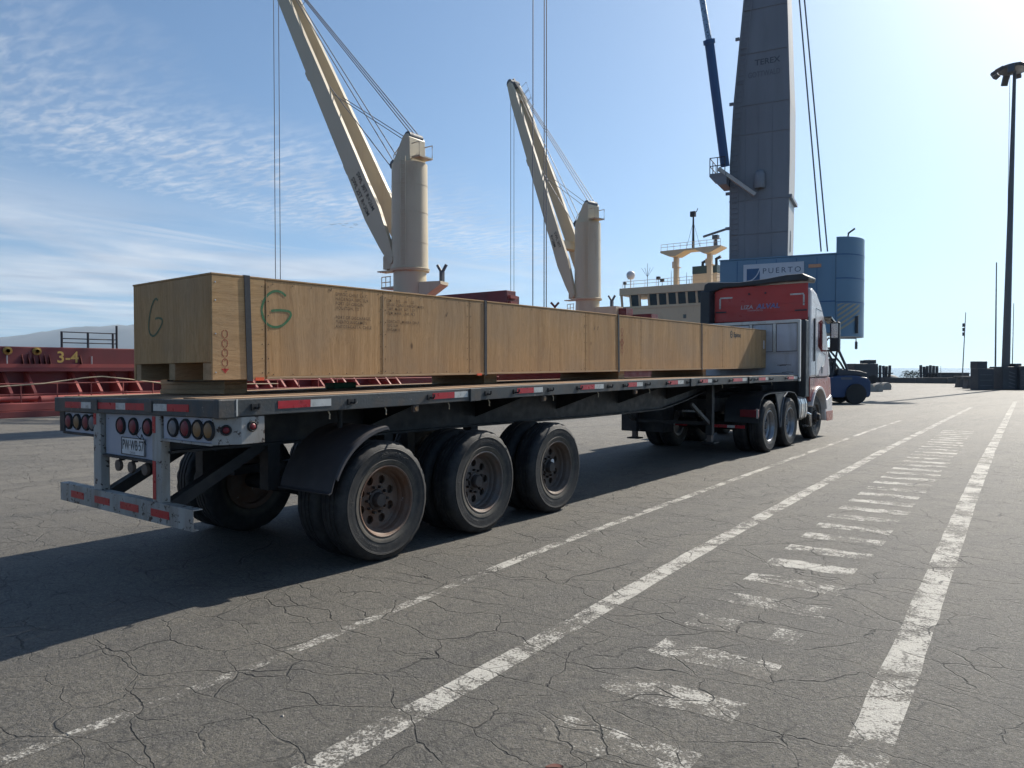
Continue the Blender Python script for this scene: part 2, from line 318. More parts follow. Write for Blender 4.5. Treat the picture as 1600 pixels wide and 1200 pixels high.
# ------------------------------------------------------------------ mesh helpers
ORG = {}
class B:
    def __init__(s): s.v = []; s.f = []
    def add(s, vs, fs):
        n = len(s.v); s.v += [Vector(p) for p in vs]; s.f += [tuple(i+n for i in q) for q in fs]; return s
    def box(s, x0, x1, y0, y1, z0, z1):
        return s.add([(x0,y0,z0),(x1,y0,z0),(x1,y1,z0),(x0,y1,z0),(x0,y0,z1),(x1,y0,z1),(x1,y1,z1),(x0,y1,z1)],
                     [(0,3,2,1),(4,5,6,7),(0,1,5,4),(1,2,6,5),(2,3,7,6),(3,0,4,7)])
    def beam(s, a, b, w, h, up=(0,0,1), w2=None, h2=None):
        a, b = Vector(a), Vector(b); d = (b-a).normalized(); u = Vector(up)
        r = d.cross(u).normalized(); u = r.cross(d).normalized(); w2 = w if w2 is None else w2; h2 = h if h2 is None else h2
        vs = []
        for p, ww, hh in ((a, w, h), (b, w2, h2)):
            vs += [p-r*ww/2-u*hh/2, p+r*ww/2-u*hh/2, p+r*ww/2+u*hh/2, p-r*ww/2+u*hh/2]
        return s.add(vs, [(0,1,2,3),(7,6,5,4),(0,4,5,1),(1,5,6,2),(2,6,7,3),(3,7,4,0)])
    def cyl(s, a, b, r0, r1=None, n=16):
        a, b = Vector(a), Vector(b); d = (b-a).normalized(); r1 = r0 if r1 is None else r1
        x = d.orthogonal().normalized(); y = d.cross(x); vs = []
        for p, r in ((a, r0), (b, r1)):
            vs += [p+(x*math.cos(2*math.pi*i/n)+y*math.sin(2*math.pi*i/n))*r for i in range(n)]
        return s.add(vs, [(i,(i+1)%n,n+(i+1)%n,n+i) for i in range(n)]+[tuple(range(n-1,-1,-1)),tuple(range(n,2*n))])
    def tube(s, pts, r, n=6):
        pts = [Vector(p) for p in pts]; vs = []; fs = []
        for i, p in enumerate(pts):
            d = (pts[min(i+1,len(pts)-1)]-pts[max(i-1,0)]).normalized()
            x = d.cross(Vector((.13,.21,.97))).normalized(); y = d.cross(x)
            vs += [p+(x*math.cos(2*math.pi*k/n)+y*math.sin(2*math.pi*k/n))*r for k in range(n)]
        for i in range(len(pts)-1):
            fs += [(i*n+k, i*n+(k+1)%n, (i+1)*n+(k+1)%n, (i+1)*n+k) for k in range(n)]
        m = (len(pts)-1)*n
        return s.add(vs, fs+[tuple(range(n-1,-1,-1)), tuple(range(m,m+n))])
    def prism(s, poly, axis, lo, hi):
        n = len(poly); f = {'x': lambda p,q:(q,p[0],p[1]), 'y': lambda p,q:(p[0],q,p[1]), 'z': lambda p,q:(p[0],p[1],q)}[axis]
        return s.add([f(p,lo) for p in poly]+[f(p,hi) for p in poly],
                     [tuple(range(n)), tuple(range(2*n-1,n-1,-1))]+[(i,n+i,n+(i+1)%n,(i+1)%n) for i in range(n)])
    def lathe(s, prof, c=(0,0,0), axis='x', n=40, closed=False):
        vs = []; m = len(prof)
        for i in range(n):
            a = 2*math.pi*i/n; ca, sa = math.cos(a), math.sin(a)
            for r, q in prof:
                vs.append({'x': (c[0]+q, c[1]+r*ca, c[2]+r*sa), 'z': (c[0]+r*ca, c[1]+r*sa, c[2]+q), 'y': (c[0]+r*sa, c[1]+q, c[2]+r*ca)}[axis])
        k = m if closed else m-1
        return s.add(vs, [(i*m+j, i*m+(j+1)%m, ((i+1)%n)*m+(j+1)%m, ((i+1)%n)*m+j) for i in range(n) for j in range(k)])
    def plane(s, o, r, u, w, h):
        o, r, u = Vector(o), Vector(r), Vector(u)
        return s.add([o, o+r*w, o+r*w+u*h, o+u*h], [(0,1,2,3)])
    def stroke(s, pts, w, o, r, u, th=.0, taper=False):
        """flat painted stroke through 2-D points laid on a plane"""
        o, r, u = Vector(o), Vector(r), Vector(u); vs = []; fs = []
        for i, p in enumerate(pts):
            a = pts[max(i-1,0)]; b = pts[min(i+1,len(pts)-1)]
            d = Vector((b[0]-a[0], b[1]-a[1])).normalized(); nn = Vector((-d.y, d.x))*w/2
            for sg in (1, -1): vs.append(o+r*(p[0]+sg*nn.x)+u*(p[1]+sg*nn.y))
        fs = [(2*i, 2*i+1, 2*i+3, 2*i+2) for i in range(len(pts)-1)]
        return s.add(vs, fs)
    def text(s, txt, size, o, r, u, sx=1., align='LEFT', bold=0., space=1., width=None):
        cu = bpy.data.curves.new('t', 'FONT'); cu.body = txt; cu.size = 1; cu.align_x = align; cu.offset = bold; cu.space_character = space
        cu.resolution_u = 3; cu.dimensions = '2D'; cu.fill_mode = 'BOTH' if False else 'FRONT'
        ob = bpy.data.objects.new('t', cu); COL.objects.link(ob); bpy.context.view_layer.update()
        me = ob.evaluated_get(bpy.context.evaluated_depsgraph_get()).to_mesh()
        o, r, u = Vector(o), Vector(r), Vector(u)
        if width: sx = width/(size*max(v.co.x for v in me.vertices))
        s.add([o+r*(v.co.x*size*sx)+u*(v.co.y*size) for v in me.vertices], [tuple(p.vertices) for p in me.polygons])
        ob.evaluated_get(bpy.context.evaluated_depsgraph_get()).to_mesh_clear()
        bpy.data.objects.remove(ob); bpy.data.curves.remove(cu)
        return s
    def map(s, fn): s.v = [Vector(fn(*p)) for p in s.v]; return s
    def mesh(s, name, mat, org=(0,0,0), smooth=None):
        me = bpy.data.meshes.new(name); o = Vector(org)
        me.from_pydata([tuple(p-o) for p in s.v], [], s.f); me.materials.append(MATS[mat])
        bm = bmesh.new(); bm.from_mesh(me); bmesh.ops.recalc_face_normals(bm, faces=bm.faces); bm.to_mesh(me); bm.free()
        if smooth:
            me.polygons.foreach_set('use_smooth', [True]*len(me.polygons)); me.set_sharp_from_angle(angle=R(smooth))
        me.update(); return me
    def obj(s, name, mat, parent=None, smooth=None, bevel=None, org=None, label=None, cat=None, group=None, kind=None):
        """one mesh object; world coordinates in, stored relative to the thing's own origin"""
        if parent is not None: O = ORG[parent.name]
        else: O = Vector(org) if org is not None else Vector((0,0,0))
        me = s.mesh(name, mat, O, smooth)
        o = bpy.data.objects.new(name, me); COL.objects.link(o)
        if parent is not None: o.parent = parent
        else: o.location = O
        ORG[o.name] = O
        if bevel:
            md = o.modifiers.new('bevel', 'BEVEL'); md.width = bevel; md.segments = 2; md.limit_method = 'ANGLE'; md.angle_limit = R(40)
        tag(o, label, cat, group, kind); return o
def tag(o, label=None, cat=None, group=None, kind=None):
    for k, v in (('label', label), ('category', cat), ('group', group), ('kind', kind)):
        if v: o[k] = v
    return o
def thing(name, loc, label, cat, group=None):
    o = bpy.data.objects.new(name, None); COL.objects.link(o); o.location = loc; o.empty_display_size = .2
    ORG[o.name] = Vector(loc); return tag(o, label, cat, group)
def sub(name, loc, parent):
    """an empty part (a wheel) inside a thing"""
    o = bpy.data.objects.new(name, None); COL.objects.link(o); o.parent = parent; o.location = Vector(loc)-ORG[parent.name]
    ORG[o.name] = Vector(loc); return o
def link(name, me, parent, loc=(0,0,0), rot=(0,0,0)):
    o = bpy.data.objects.new(name, me); COL.objects.link(o); o.parent = parent; o.location = loc; o.rotation_euler = rot; ORG[o.name] = ORG[parent.name]+Vector(loc); return o
# surveying: a point seen at pixel (x, y) of the photograph lying d metres deep; used to survey real positions
FW = Vector((-math.sin(YAW)*math.cos(PITCH), math.cos(YAW)*math.cos(PITCH), math.sin(PITCH)))
RT = Vector((math.cos(YAW), math.sin(YAW), 0)); UP = RT.cross(FW)
def at(px, py, d): return Vector((0,0,CAM_H)) + (FW + RT*((px-800)/FPX) + UP*((600-py)/FPX))*d
def lerp(tab, x):
    if x <= tab[0][0]: return tab[0][1]
    for (a, p), (b, q) in zip(tab, tab[1:]):
        if x <= b: return p+(q-p)*(x-a)/(b-a)
    return tab[-1][1]

# ================================================================== THE SETTING
QX, QY = -27.6, 96.0      # quay edge along the ship, far end of the quay
g = B(); g.add([(QX,-400,0),(700,-400,0),(700,QY,0),(QX,QY,0)], [(0,1,2,3)])
ground = g.obj('quay_ground', 'asphalt', kind='structure')
g = B()
g.box(QX-.25, QX-.002, -400, QY+.3, -6, -.02); g.box(QX-.002, 700, QY+.002, QY+.3, -6, -.02)
g.obj('quay_wall', 'concrete', kind='structure')
g = B(); g.add([(-30000,-30000,-3.2),(30000,-30000,-3.2),(30000,30000,-3.2),(-30000,30000,-3.2)], [(0,1,2,3)])
g.obj('sea', 'sea', kind='structure')
# far hills across the bay
def hills():
    b = B(); rnd = random.Random(3); nx, ny = 90, 14
    c0 = at(-700, 575, 7600); c1 = at(700, 575, 5600)
    prof = [(-.1,0),(0,120),(.2,180),(.36,235),(.50,262),(.575,266),(.62,296),(.66,338),(.69,362),(.735,368),(.765,335),(.80,270),(.86,170),(1,60),(1.1,0)]
    ax = (c1-c0); ax.z = 0; perp = Vector((-ax.y, ax.x, 0)).normalized()
    if perp.dot(Vector((-1,0,0))) < 0: perp = -perp
    vs = []
    for i in range(nx+1):
        s = i/nx
        for j in range(ny+1):
            q = j/ny; h = lerp(prof, s)*math.sin(math.pi*q)**.8*1.0
            h += (rnd.random()-.5)*26*math.sin(math.pi*q)
            p = c0+ax*s+perp*(q-.5)*1700; vs.append((p.x, p.y, -4+max(0, h)))
    b.add(vs, [(i*(ny+1)+j, (i+1)*(ny+1)+j, (i+1)*(ny+1)+j+1, i*(ny+1)+j+1) for i in range(nx) for j in range(ny)])
    b.obj('hills', 'hill_rock', smooth=60, kind='structure')
hills()

# painted lane markings (worn), laid 4 mm above the asphalt
def lane(name, mat, pts, w, breaks=()):
    b = B(); vs = []; fs = []
    P = []
    for (x0,y0),(x1,y1) in zip(pts, pts[1:]):
        n = max(1, int(abs(y1-y0)/.25))
        P += [(x0+(x1-x0)*k/n, y0+(y1-y0)*k/n) for k in range(n)]
    P.append(pts[-1])
    rnd = random.Random(len(P))
    for x, y in P:
        j0, j1 = (rnd.random()-.5)*.012, (rnd.random()-.5)*.012
        vs += [(x-w/2+j0, y, .0014), (x+w/2+j1, y, .0014)]
    b.add(vs, [(2*i, 2*i+1, 2*i+3, 2*i+2) for i in range(len(P)-1)])
    return b.obj(name, mat, ground)
lane('lane_line', 'line_strong', [(-.50,-1.5),(-.62,2.2),(-.665,3.5),(-.755,5.81),(-.935,10.2),(-1.17,16.8)], .185)
lane('lane_line', 'line_mid', [(-1.17,16.81),(-1.47,26.8),(-2.0,44)], .17)
lane('lane_line', 'line_strong', [(-2.38,-1.5),(-2.457,1.95),(-2.53,4.27),(-2.62,6.32),(-2.74,10.2),(-2.89,16.2)], .155)
lane('lane_line', 'line_mid', [(-2.89,16.21),(-3.05,27.4),(-3.15,36)], .14)
lane('edge_line', 'line_faint', [(-3.5,-1.5),(-3.545,1.2),(-3.56,2.32),(-3.63,3.41),(-3.72,4.6)], .085)
lane('edge_line', 'line_mid', [(-3.725,4.66),(-3.79,5.75),(-3.93,11.8),(-4.12,21.3),(-4.14,26)], .10)
for i in range(36):
    y = 1.62+i*.592+random.uniform(-.02,.02); xl = -1.79-.0355*y; w = .70+random.uniform(-.03,.03)
    if 8.9 < y < 9.0: continue
    b = B(); h = .125 if y > 3 else .13; n = 6
    vs = []
    for k in range(n+1):
        x = xl+w*k/n; yy = y+.03*k/n
        vs += [(x, yy-h+random.uniform(-.02,.02), .0014), (x, yy+h+random.uniform(-.02,.02), .0014)]
    b.add(vs, [(2*k,2*k+2,2*k+3,2*k+1) for k in range(n)])
    b.obj('crosswalk_bar', 'bar_paint' if y < 5.3 else 'bar_paint_far', ground)
# loose stones, and one dry leaf
def stones():
    b = B(); rnd = random.Random(5)
    for _ in range(1500):
        y = -1+rnd.random()**1.6*22; x = rnd.uniform(-9, 3.5); r = rnd.uniform(.0025,.006)*(2.2 if rnd.random() < .02 else 1)
        a = rnd.random()*6
        vs = [(x+r*math.cos(a+q*2.09)*rnd.uniform(.7,1.3), y+r*math.sin(a+q*2.09)*rnd.uniform(.7,1.3), .0005) for q in range(3)]
        b.add(vs+[(x,y,r*rnd.uniform(.6,1.1))], [(0,1,3),(1,2,3),(2,0,3),(0,2,1)])
    b.obj('loose_grit', 'stone', label='loose grit and small pale stones scattered over the asphalt', cat='grit', kind='stuff')
stones()
def leaf():
    p = at(866, 1192, 1.647*FPX/(1192-575.5)*.985); p.z = .0
    r = Vector((.87,.5,0)); q = Vector((-.5,.87,0)); b = B(); vs = []; n = 8
    for k in range(n+1):
        s = k/n; w = .010*math.sin(math.pi*s)**.7+.0005; c = p+r*(s-.5)*.075+q*.012*math.sin(3*s)
        vs += [c+q*w+Vector((0,0,.006+.006*s)), c-q*w+Vector((0,0,.003+.004*s)), c-q*w+Vector((0,0,.0015+.004*s)), c+q*w+Vector((0,0,.0045+.006*s))]
    fs = []
    for k in range(n):
        for e in range(4): fs.append((4*k+e, 4*k+(e+1)%4, 4*k+4+(e+1)%4, 4*k+4+e))
    b.add(vs, fs); b.obj('dry_leaf', 'leaf_brown', org=p, label='small curled reddish brown leaf lying on the asphalt by the lowest bar', cat='leaf')
leaf()

# ================================================================== FLATBED TRAILER
XR, XL, YR, YF = -4.59, -7.18, 2.80, 16.36
ZD = [(2.8,1.430),(4.3,1.437),(6.1,1.460),(9,1.483),(11.2,1.494),(16.4,1.495)]
KX = .0165
def TZ(x, y): return lerp(ZD, y)+KX*(x-XR)
def T(x, y, z): return (x, y, TZ(x, y)+z)          # z measured from the deck surface
YS = [YR+.06+(YF-YR-.06)*i/16 for i in range(17)]
def sweep(b, x0, x1, z0, z1, ys):
    """rectangular bar running along the trailer, following its camber; z may be per-station functions"""
    f0 = z0 if callable(z0) else (lambda y: z0); f1 = z1 if callable(z1) else (lambda y: z1); vs = []
    for y in ys: vs += [T(x0,y,f0(y)), T(x1,y,f0(y)), T(x1,y,f1(y)), T(x0,y,f1(y))]
    m = 4*(len(ys)-1)
    fs = [(4*i+e, 4*i+(e+1)%4, 4*i+4+(e+1)%4, 4*i+4+e) for i in range(len(ys)-1) for e in range(4)]+[(3,2,1,0),(m,m+1,m+2,m+3)]
    return b.add(vs, fs)
trailer = thing('flatbed_trailer', (-5.885, 9.5, 0), 'long dark flatbed trailer with wooden deck and red and white reflectors carrying the crate', 'trailer')
n = 15; pw = (XR-.055-(XL+.055))/n
for i in range(n):
    x0 = XL+.055+i*pw
    sweep(B(), x0+.004, x0+pw-.004, -.035, .006+random.uniform(-.003,.003), YS).obj('deck_plank', 'deck_wood', trailer)
for x0, x1 in ((XR-.05, XR), (XL, XL+.05)):
    sweep(B(), x0, x1, -.122, 0, YS).obj('side_rail', 'rail_paint', trailer, bevel=.006)
    b = B(); sweep(b, x0-.06 if x0 > -6 else x1, x0 if x0 > -6 else x1+.06, -.122, -.112, YS); b.obj('rail_flange', 'frame_black', trailer)
b = B(); b.box(XL, XR, YR, YR+.058, -.125, 0); b.map(T); b.obj('end_rail', 'rail_paint', trailer, bevel=.008)
b = B(); b.box(XR-.052, XR+.004, YR-.004, YR+.14, -.132, .003); b.map(T); b.obj('corner_cap', 'rail_paint', trailer, bevel=.01)
b = B(); b.box(XR, XR+.006, YR+.135, YR+.147, -.118, 0); b.map(T); b.obj('corner_weld', 'headboard_rib', trailer)
# reflective tape
def tape(col, pts, nrm):
    b = B(); (x0,y0,z0),(x1,y1,z1) = pts
    if nrm == 'y': b.box(x0,x1,y0-.003,y0-.0005,z0,z1)
    else: b.box(x0+.0005,x0+.003,y0,y1,z0,z1)
    b.map(T); b.obj('reflective_tape', 'tape_'+col, trailer)
for x0, x1, c in ((-6.957,-6.65,'red'),(-6.648,-6.447,'white'),(-6.344,-6.037,'red'),(-6.035,-5.88,'white'),(-5.878,-5.58,'red'),(-5.447,-5.255,'white'),(-5.253,-4.957,'red')):
    tape(c, ((x0,YR,-.088),(x1,YR,-.036)), 'y')
for a, m, e in ((3.275,3.565,3.761),(4.918,5.216,5.41),(6.205,6.507,6.677),(7.465,7.79,8.008),(8.644,8.896,9.064),(9.847,10.198,10.403),(11.033,11.344,11.504),(12.451,12.923,13.153),(13.8,14.18,14.329),(15.553,15.999,16.277)):
    tape('red', ((XR,a,-.082),(XR,m-.002,-.026)), 'x'); tape('white', ((XR,m,-.082),(XR,e,-.026)), 'x')
for x in (-6.395, -5.515): B().box(x-.055,x+.055,YR-.012,YR,-.10,-.015).map(T).obj('stake_pocket', 'rail_paint', trailer, bevel=.004)
# rope hooks and stake pockets along the right rail
hook = B(); hook.box(0,.012,-.028,.028,-.028,.018); hook.tube([(.012,0,-.01),(.05,0,-.014),(.06,0,.0),(.06,0,.022)], .009, 6); hook_me = hook.mesh('rope_hook','frame_black')
for y in (3.08,3.954,4.876,5.694,6.161,6.803,7.407,8.136,8.539,9.178,9.826,10.544,10.983,11.613,12.3,13.24,13.55,14.444,15.42,16.31):
    link('rope_hook', hook_me, trailer, Vector(T(XR,y,-.055))-ORG[trailer.name])
for y0, y1 in ((5.429,5.584),(10.639,10.784),(13.22,13.4)):
    B().box(XR,XR+.022,y0,y1,-.125,-.004).map(T).obj('stake_pocket', 'rail_paint', trailer, bevel=.004)
for y in (3.75,4.35,5.15,5.75,6.9,7.9,9.3,12.0,14.6):
    p = [T(XR-.02,y,-.125),T(XR-.015,y+.012,-.15),T(XR-.012,y+.005,-.185)]; B().tube(p,.006,5).obj('rope_end','rope_tan',trailer)
for y in (4.72,6.73,8.9):
    o = B().box(XR-.05,XR-.012,y-.035,y+.035,-.185,-.125).map(T).obj('side_marker', 'rim_brown', trailer, bevel=.008)
    B().cyl(T(XR-.013,y,-.155),T(XR-.004,y,-.155),.022,n=14).obj('lens','lens_amber',o)
# main beams with the gooseneck, cross members
ZB = [(2.9,-.41),(5.0,-.44),(6,-.455),(9.0,-.52),(11.2,-.53),(11.9,-.46),(12.9,-.30),(13.3,-.24),(16.3,-.22)]
ys2 = [2.87]+YS[1:]
for x in (-5.4, -6.4):
    b = B(); sweep(b, x-.012, x+.012, lambda y: lerp(ZB,y)+.02, -.04, ys2); b.obj('main_beam', 'frame_black', trailer)
    b = B(); sweep(b, x-.075, x+.075, lambda y: lerp(ZB,y), lambda y: lerp(ZB,y)+.02, ys2); b.obj('beam_flange', 'frame_black', trailer)
for i in range(24):
    y = 3.1+i*.56
    b = B(); b.box(XL+.06, XR-.06, y, y+.06, -.112, -.038); b.map(T); b.obj('cross_member', 'frame_black', trailer)
for i in range(8):
    y = 3.1+i*1.68; b = B(); b.add([T(-5.39,y+.02,-.36),T(-5.39,y+.03,-.36),T(XR-.1,y+.03,-.125),T(XR-.1,y+.02,-.125),T(-5.39,y+.02,-.125),T(-5.39,y+.03,-.125)], [(0,1,2,3),(0,3,4),(1,5,2),(0,4,5,1),(3,2,5,4)])
    b.obj('outrigger_gusset', 'frame_black', trailer)
# rear light panels, posts and under-run bumper
YL = YR+.03
def zz(x, z): return z+KX*(x-XR)
def rearbox(name, mat, x0, x1, y0, y1, z0, z1, par=None, bev=None):
    return B().box(x0,x1,y0,y1,z0,z1).obj(name, mat, par or trailer, bevel=bev)
lp = rearbox('light_panel', 'panel_white', -7.03, -6.462, YL, YL+.03, 1.095, 1.262)
rearbox('side_plate', 'frame_black', -7.12, -7.03, YL-.01, YL+.35, 1.09, 1.268)
cp = rearbox('light_panel', 'panel_white', -6.318, -5.502, YL+.02, YL+.05, .945, 1.285)
rp = rearbox('light_panel', 'panel_white', -5.36, -4.703, YL, YL+.03, 1.125, 1.298)
rearbox('panel_lip', 'white_worn', -5.36, -4.703, YL-.02, YL-.001, 1.108, 1.124)
rearbox('panel_lip', 'frame_black', -6.318, -5.502, YL-.01, YL+.1, .925, .944)
rearbox('panel_lip', 'frame_black', -7.03, -6.462, YL-.02, YL+.05, 1.075, 1.094)
wr = B(); wr.prism([(-4.705,YL-.006),(-4.60,YL+.155),(-4.60,YL+.34),(-4.62,YL+.34),(-4.625,YL+.165),(-4.725,YL+.006)], 'z', 1.112, 1.304)
wrap = wr.obj('wrap_panel', 'white_worn', trailer, bevel=.004)
LENSES = {}
def lamp(c, nrm, r, col, ring=.014):
    """round lamp: black rubber ring with a coloured lens"""
    nrm = Vector(nrm).normalized(); c = Vector(c); key = (r, col)
    if key not in LENSES:
        a = B().lathe([(r+ring,0),(r+ring,.012),(r+ring*.5,.02),(r,.018),(r-.004,.004)], axis='z', n=28).mesh('tail_light','rubber',smooth=50)
        l = B().lathe([(r-.003,.004),(r-.003,.013),(r*.8,.019),(r*.4,.023),(0.0001,.024)], axis='z', n=28).mesh('lens','lens_'+col,smooth=50)
        LENSES[key] = (a, l)
    a, l = LENSES[key]; q = nrm.to_track_quat('Z','Y').to_euler()
    o = link('tail_light', a, trailer, c-ORG[trailer.name], q); link('lens', l, o)
for x, z, col in ((-6.948,1.183,'red'),(-6.786,1.185,'amber'),(-6.616,1.187,'red'),(-6.50,1.189,'clear')): lamp((x,YL,z),(0,-1,0),.056,col)
for x, z in ((-6.05,1.186),(-5.845,1.189),(-5.625,1.192)): lamp((x,YL+.02,z),(0,-1,0),.056,'red')
for x, col in ((-5.215,'clear'),(-5.045,'red'),(-4.885,'amber'),(-4.745,'amber')): lamp((x,YL,1.213),(0,-1,0),.057,col)
d45 = Vector((.161,-.105,0)).normalized()
lamp((-4.655,YL+.07,1.215), d45, .026, 'red', .012); lamp((-4.60,YL+.235,1.235), (1,0,0), .026, 'red', .012)
pl = B().box(-6.03,-5.665,YL+.008,YL+.014,.962,1.10).obj('number_plate', 'plate_white', trailer, bevel=.003)
b = B()
for x0,x1,z0,z1 in ((-6.03,-5.665,1.094,1.10),(-6.03,-5.665,.962,.968),(-6.03,-6.024,.968,1.094),(-5.671,-5.665,.968,1.094)): b.box(x0,x1,YL+.005,YL+.0078,z0,z1)
b.obj('plate_border','ink_black',pl)
B().text('PW\u00b7WB\u00b757', .112, (-6.016,YL+.0062,1.003), (1,0,0),(0,0,1), bold=.006, width=.338).obj('plate_text','ink_black',pl)
B().text('CHILE', .026, (-5.85,YL+.0062,.974), (1,0,0),(0,0,1), 1., 'CENTER', space=1.3).obj('plate_text','ink_black',pl)
for x0 in (-6.46, -5.50):
    po = B(); po.box(x0,x0+.128,YR+.012,YR+.085,.60,1.292); p = po.obj('bumper_post','white_worn',trailer,bevel=.006)
    tz = ((1.18,1.272),) if x0 < -6 else ((1.16,1.285),(.66,.95))
    for z0, z1 in tz: B().box(x0+.012,x0+.055,YR+.0085,YR+.0115,z0,z1).obj('reflective_tape','tape_red',p)
bb = B(); bb.prism([(YR,.488),(YR+.006,.488),(YR+.006,.634),(YR+.075,.634),(YR+.075,.642),(YR,.642)],'x',-7.075,-4.92)
bum = bb.obj('bumper_bar','white_worn',trailer)
B().prism([(YR+.0065,.488),(YR+.05,.488),(YR+.05,.494),(YR+.0065,.494)],'x',-7.06,-4.93).obj('bumper_lip','white_worn',bum)
for x0, x1 in ((-6.86,-6.62),(-6.42,-6.16),(-5.98,-5.69),(-5.50,-5.24)): B().box(x0,x1,YR-.003,YR-.0005,.535,.592).obj('reflective_tape','tape_red',bum)
for x in (-6.39,-5.43): B().beam((x,YR+.11,.60),(x,YR+.95,1.03),.09,.09).obj('bumper_brace','frame_black',trailer)
for x in (-6.09,-5.88,-5.66):
    c = B().lathe([(.001,-.03),(.045,-.028),(.047,-.01),(.04,0),(.02,.004),(.001,.004)][::-1], (x,YR+.06,.865), 'y', 20).obj('air_coupling','rim_brown',trailer,smooth=40)
    B().box(x-.012,x+.012,YR+.05,YR+.09,.90,.935).obj('coupling_bracket','frame_black',c)
B().tube([(-5.68,YL-.01,1.19),(-5.71,YL-.03,1.13),(-5.665,YL-.02,1.10),(-5.62,YL-.035,1.14),(-5.585,YL-.02,1.06)],.0035,5).obj('loose_wire','rubber',trailer)
# ---- wheels
def holed_disc(b, r0, r1, x, nh, rh, sgn, ph=0.):
    """wheel disc with round hand holes"""
    for k in range(nh):
        a0 = 2*math.pi*k/nh+ph; a1 = a0+2*math.pi/nh; am, rm = (a0+a1)/2, (r0+r1)/2; m = 4
        bd = [(r0,a0+(a1-a0)*i/m) for i in range(m)]+[(r0+(r1-r0)*i/m,a1) for i in range(m)]+[(r1,a1-(a1-a0)*i/m) for i in range(m)]+[(r1-(r1-r0)*i/m,a0) for i in range(m)]
        o = [(x,r*math.cos(a),r*math.sin(a)) for r,a in bd]
        cy, cz = rm*math.cos(am), rm*math.sin(am); inn = []
        for (_, y, z) in o:
            d = math.atan2(z-cz, y-cy); inn.append((x,cy+rh*math.cos(d),cz+rh*math.sin(d)))
        back = [(x-sgn*.02,y,z) for _,y,z in inn]; N = len(o)
        b.add(o+inn+back, [(i,(i+1)%N,N+(i+1)%N,N+i) for i in range(N)]+[(N+i,N+(i+1)%N,2*N+(i+1)%N,2*N+i) for i in range(N)])
RW = .515
def tyre_mesh():
    b = B(); n = 72; prof = [(.292,-.035),(.305,-.020),(.335,-.010),(.352,-.006),(.356,-.010),(.405,-.001),(.440,-.004),(.447,-.001),(.452,-.006),(.480,-.016),(.498,-.030),(.510,-.045),
            (RW,-.058),(RW,-.085),(RW-.012,-.089),(RW-.012,-.097),(RW,-.101),(RW,-.135),(RW-.012,-.139),(RW-.012,-.147),(RW,-.151),(RW,-.187),(RW-.012,-.191),(RW-.012,-.199),(RW,-.203),
            (RW,-.230),(.510,-.243),(.498,-.258),(.452,-.282),(.405,-.287),(.335,-.278),(.292,-.253)]
    m = len(prof); vs = []
    for i in range(n):
        a = 2*math.pi*i/n
        for j,(r,q) in enumerate(prof):
            if j in (10,11,12,24,25,26) and i % 3 == 0: r -= .010
            z = r*math.sin(a)
            # the loaded tyre flattens where it meets the ground
            if z < -.505: z = -.505-(abs(z)-.505)*.35
            vs.append((q, r*math.cos(a), z))
    b.add(vs, [(i*m+j,i*m+(j+1)%m,((i+1)%n)*m+(j+1)%m,((i+1)%n)*m+j) for i in range(n) for j in range(m)])
    return b.mesh('tyre','tyre',smooth=32)
def rim_mesh(mat, deep=.155):
    b = B(); b.lathe([(.292,-.036),(.308,-.022),(.309,-.016),(.300,-.013),(.290,-.020),(.284,-.045),(.272,-.056),(.266,-.075),(.262,-.105),(.250,-.118),(.246,-deep+.01),(.236,-deep)],n=48)
    holed_disc(b,.125,.236,-deep,8,.038,1); b.lathe([(.125,-deep),(.118,-deep+.004),(.001,-deep+.004)],n=48)
    b.lathe([(.285,-.26),(.24,-.25),(.235,-.2),(.20,-.21),(.001,-.21)],n=40)
    return b.mesh('rim',mat,smooth=35)
def hub_mesh(deep=.155, r=.066, L=.075):
    b = B(); b.lathe([(r*1.35,-deep),(r*1.3,-deep+.02),(r,-deep+.025),(r*.96,-deep+L*.8),(r*.8,-deep+L),(.001,-deep+L)],n=24)
    for k in range(10):
        a = 2*math.pi*k/10; b.cyl((-deep,.112*math.cos(a),.112*math.sin(a)),(-deep+.038,.112*math.cos(a),.112*math.sin(a)),.013,n=6)
    return b.mesh('hub','hub_iron',smooth=35)
TY = tyre_mesh(); HUB = hub_mesh(); RIMS = [rim_mesh('rim_rust'), rim_mesh('rim_grey'), rim_mesh('rim_brown')]
def wheel(par, x, y, rim, hub, side=1, spin=0.):
    w = sub('wheel', (x,y,RW-.006), par)
    ro = (0,0,0) if side > 0 else (0,0,math.pi)
    for nm, me in (('tyre',TY),('rim',rim),('hub',hub)):
        if me: link(nm, me, w, (0,0,0), ((spin if nm != 'tyre' else 0),0,ro[2]) )
    return w
WX = -4.615
WY = (4.39, 5.71, 7.03)
for i, y in enumerate(WY):
    wheel(trailer, WX, y, RIMS[i], HUB, 1, i*.4); wheel(trailer, WX-.315, y, RIMS[i], None, 1)
    wheel(trailer, -7.155, y, RIMS[i], HUB, -1, 1.); wheel(trailer, -6.84, y, RIMS[i], None, -1)
    B().cyl((-5.2,y,RW),(-6.6,y,RW),.075,n=16).obj('axle','frame_black',trailer,smooth=40)
    for x in (-5.4,-6.4): B().box(x-.05,x+.05,y-.35,y+.35,.62,.70).obj('leaf_spring','frame_black',trailer); B().box(x-.06,x+.06,y-.68,y-.56,.62,1.0).obj('spring_hanger','frame_black',trailer)
B().cyl((WX-.105,WY[2]+.03,.57),(WX-.10,WY[2]+.03,.57),.032,n=16).obj('hub_cap','white_decal',trailer)
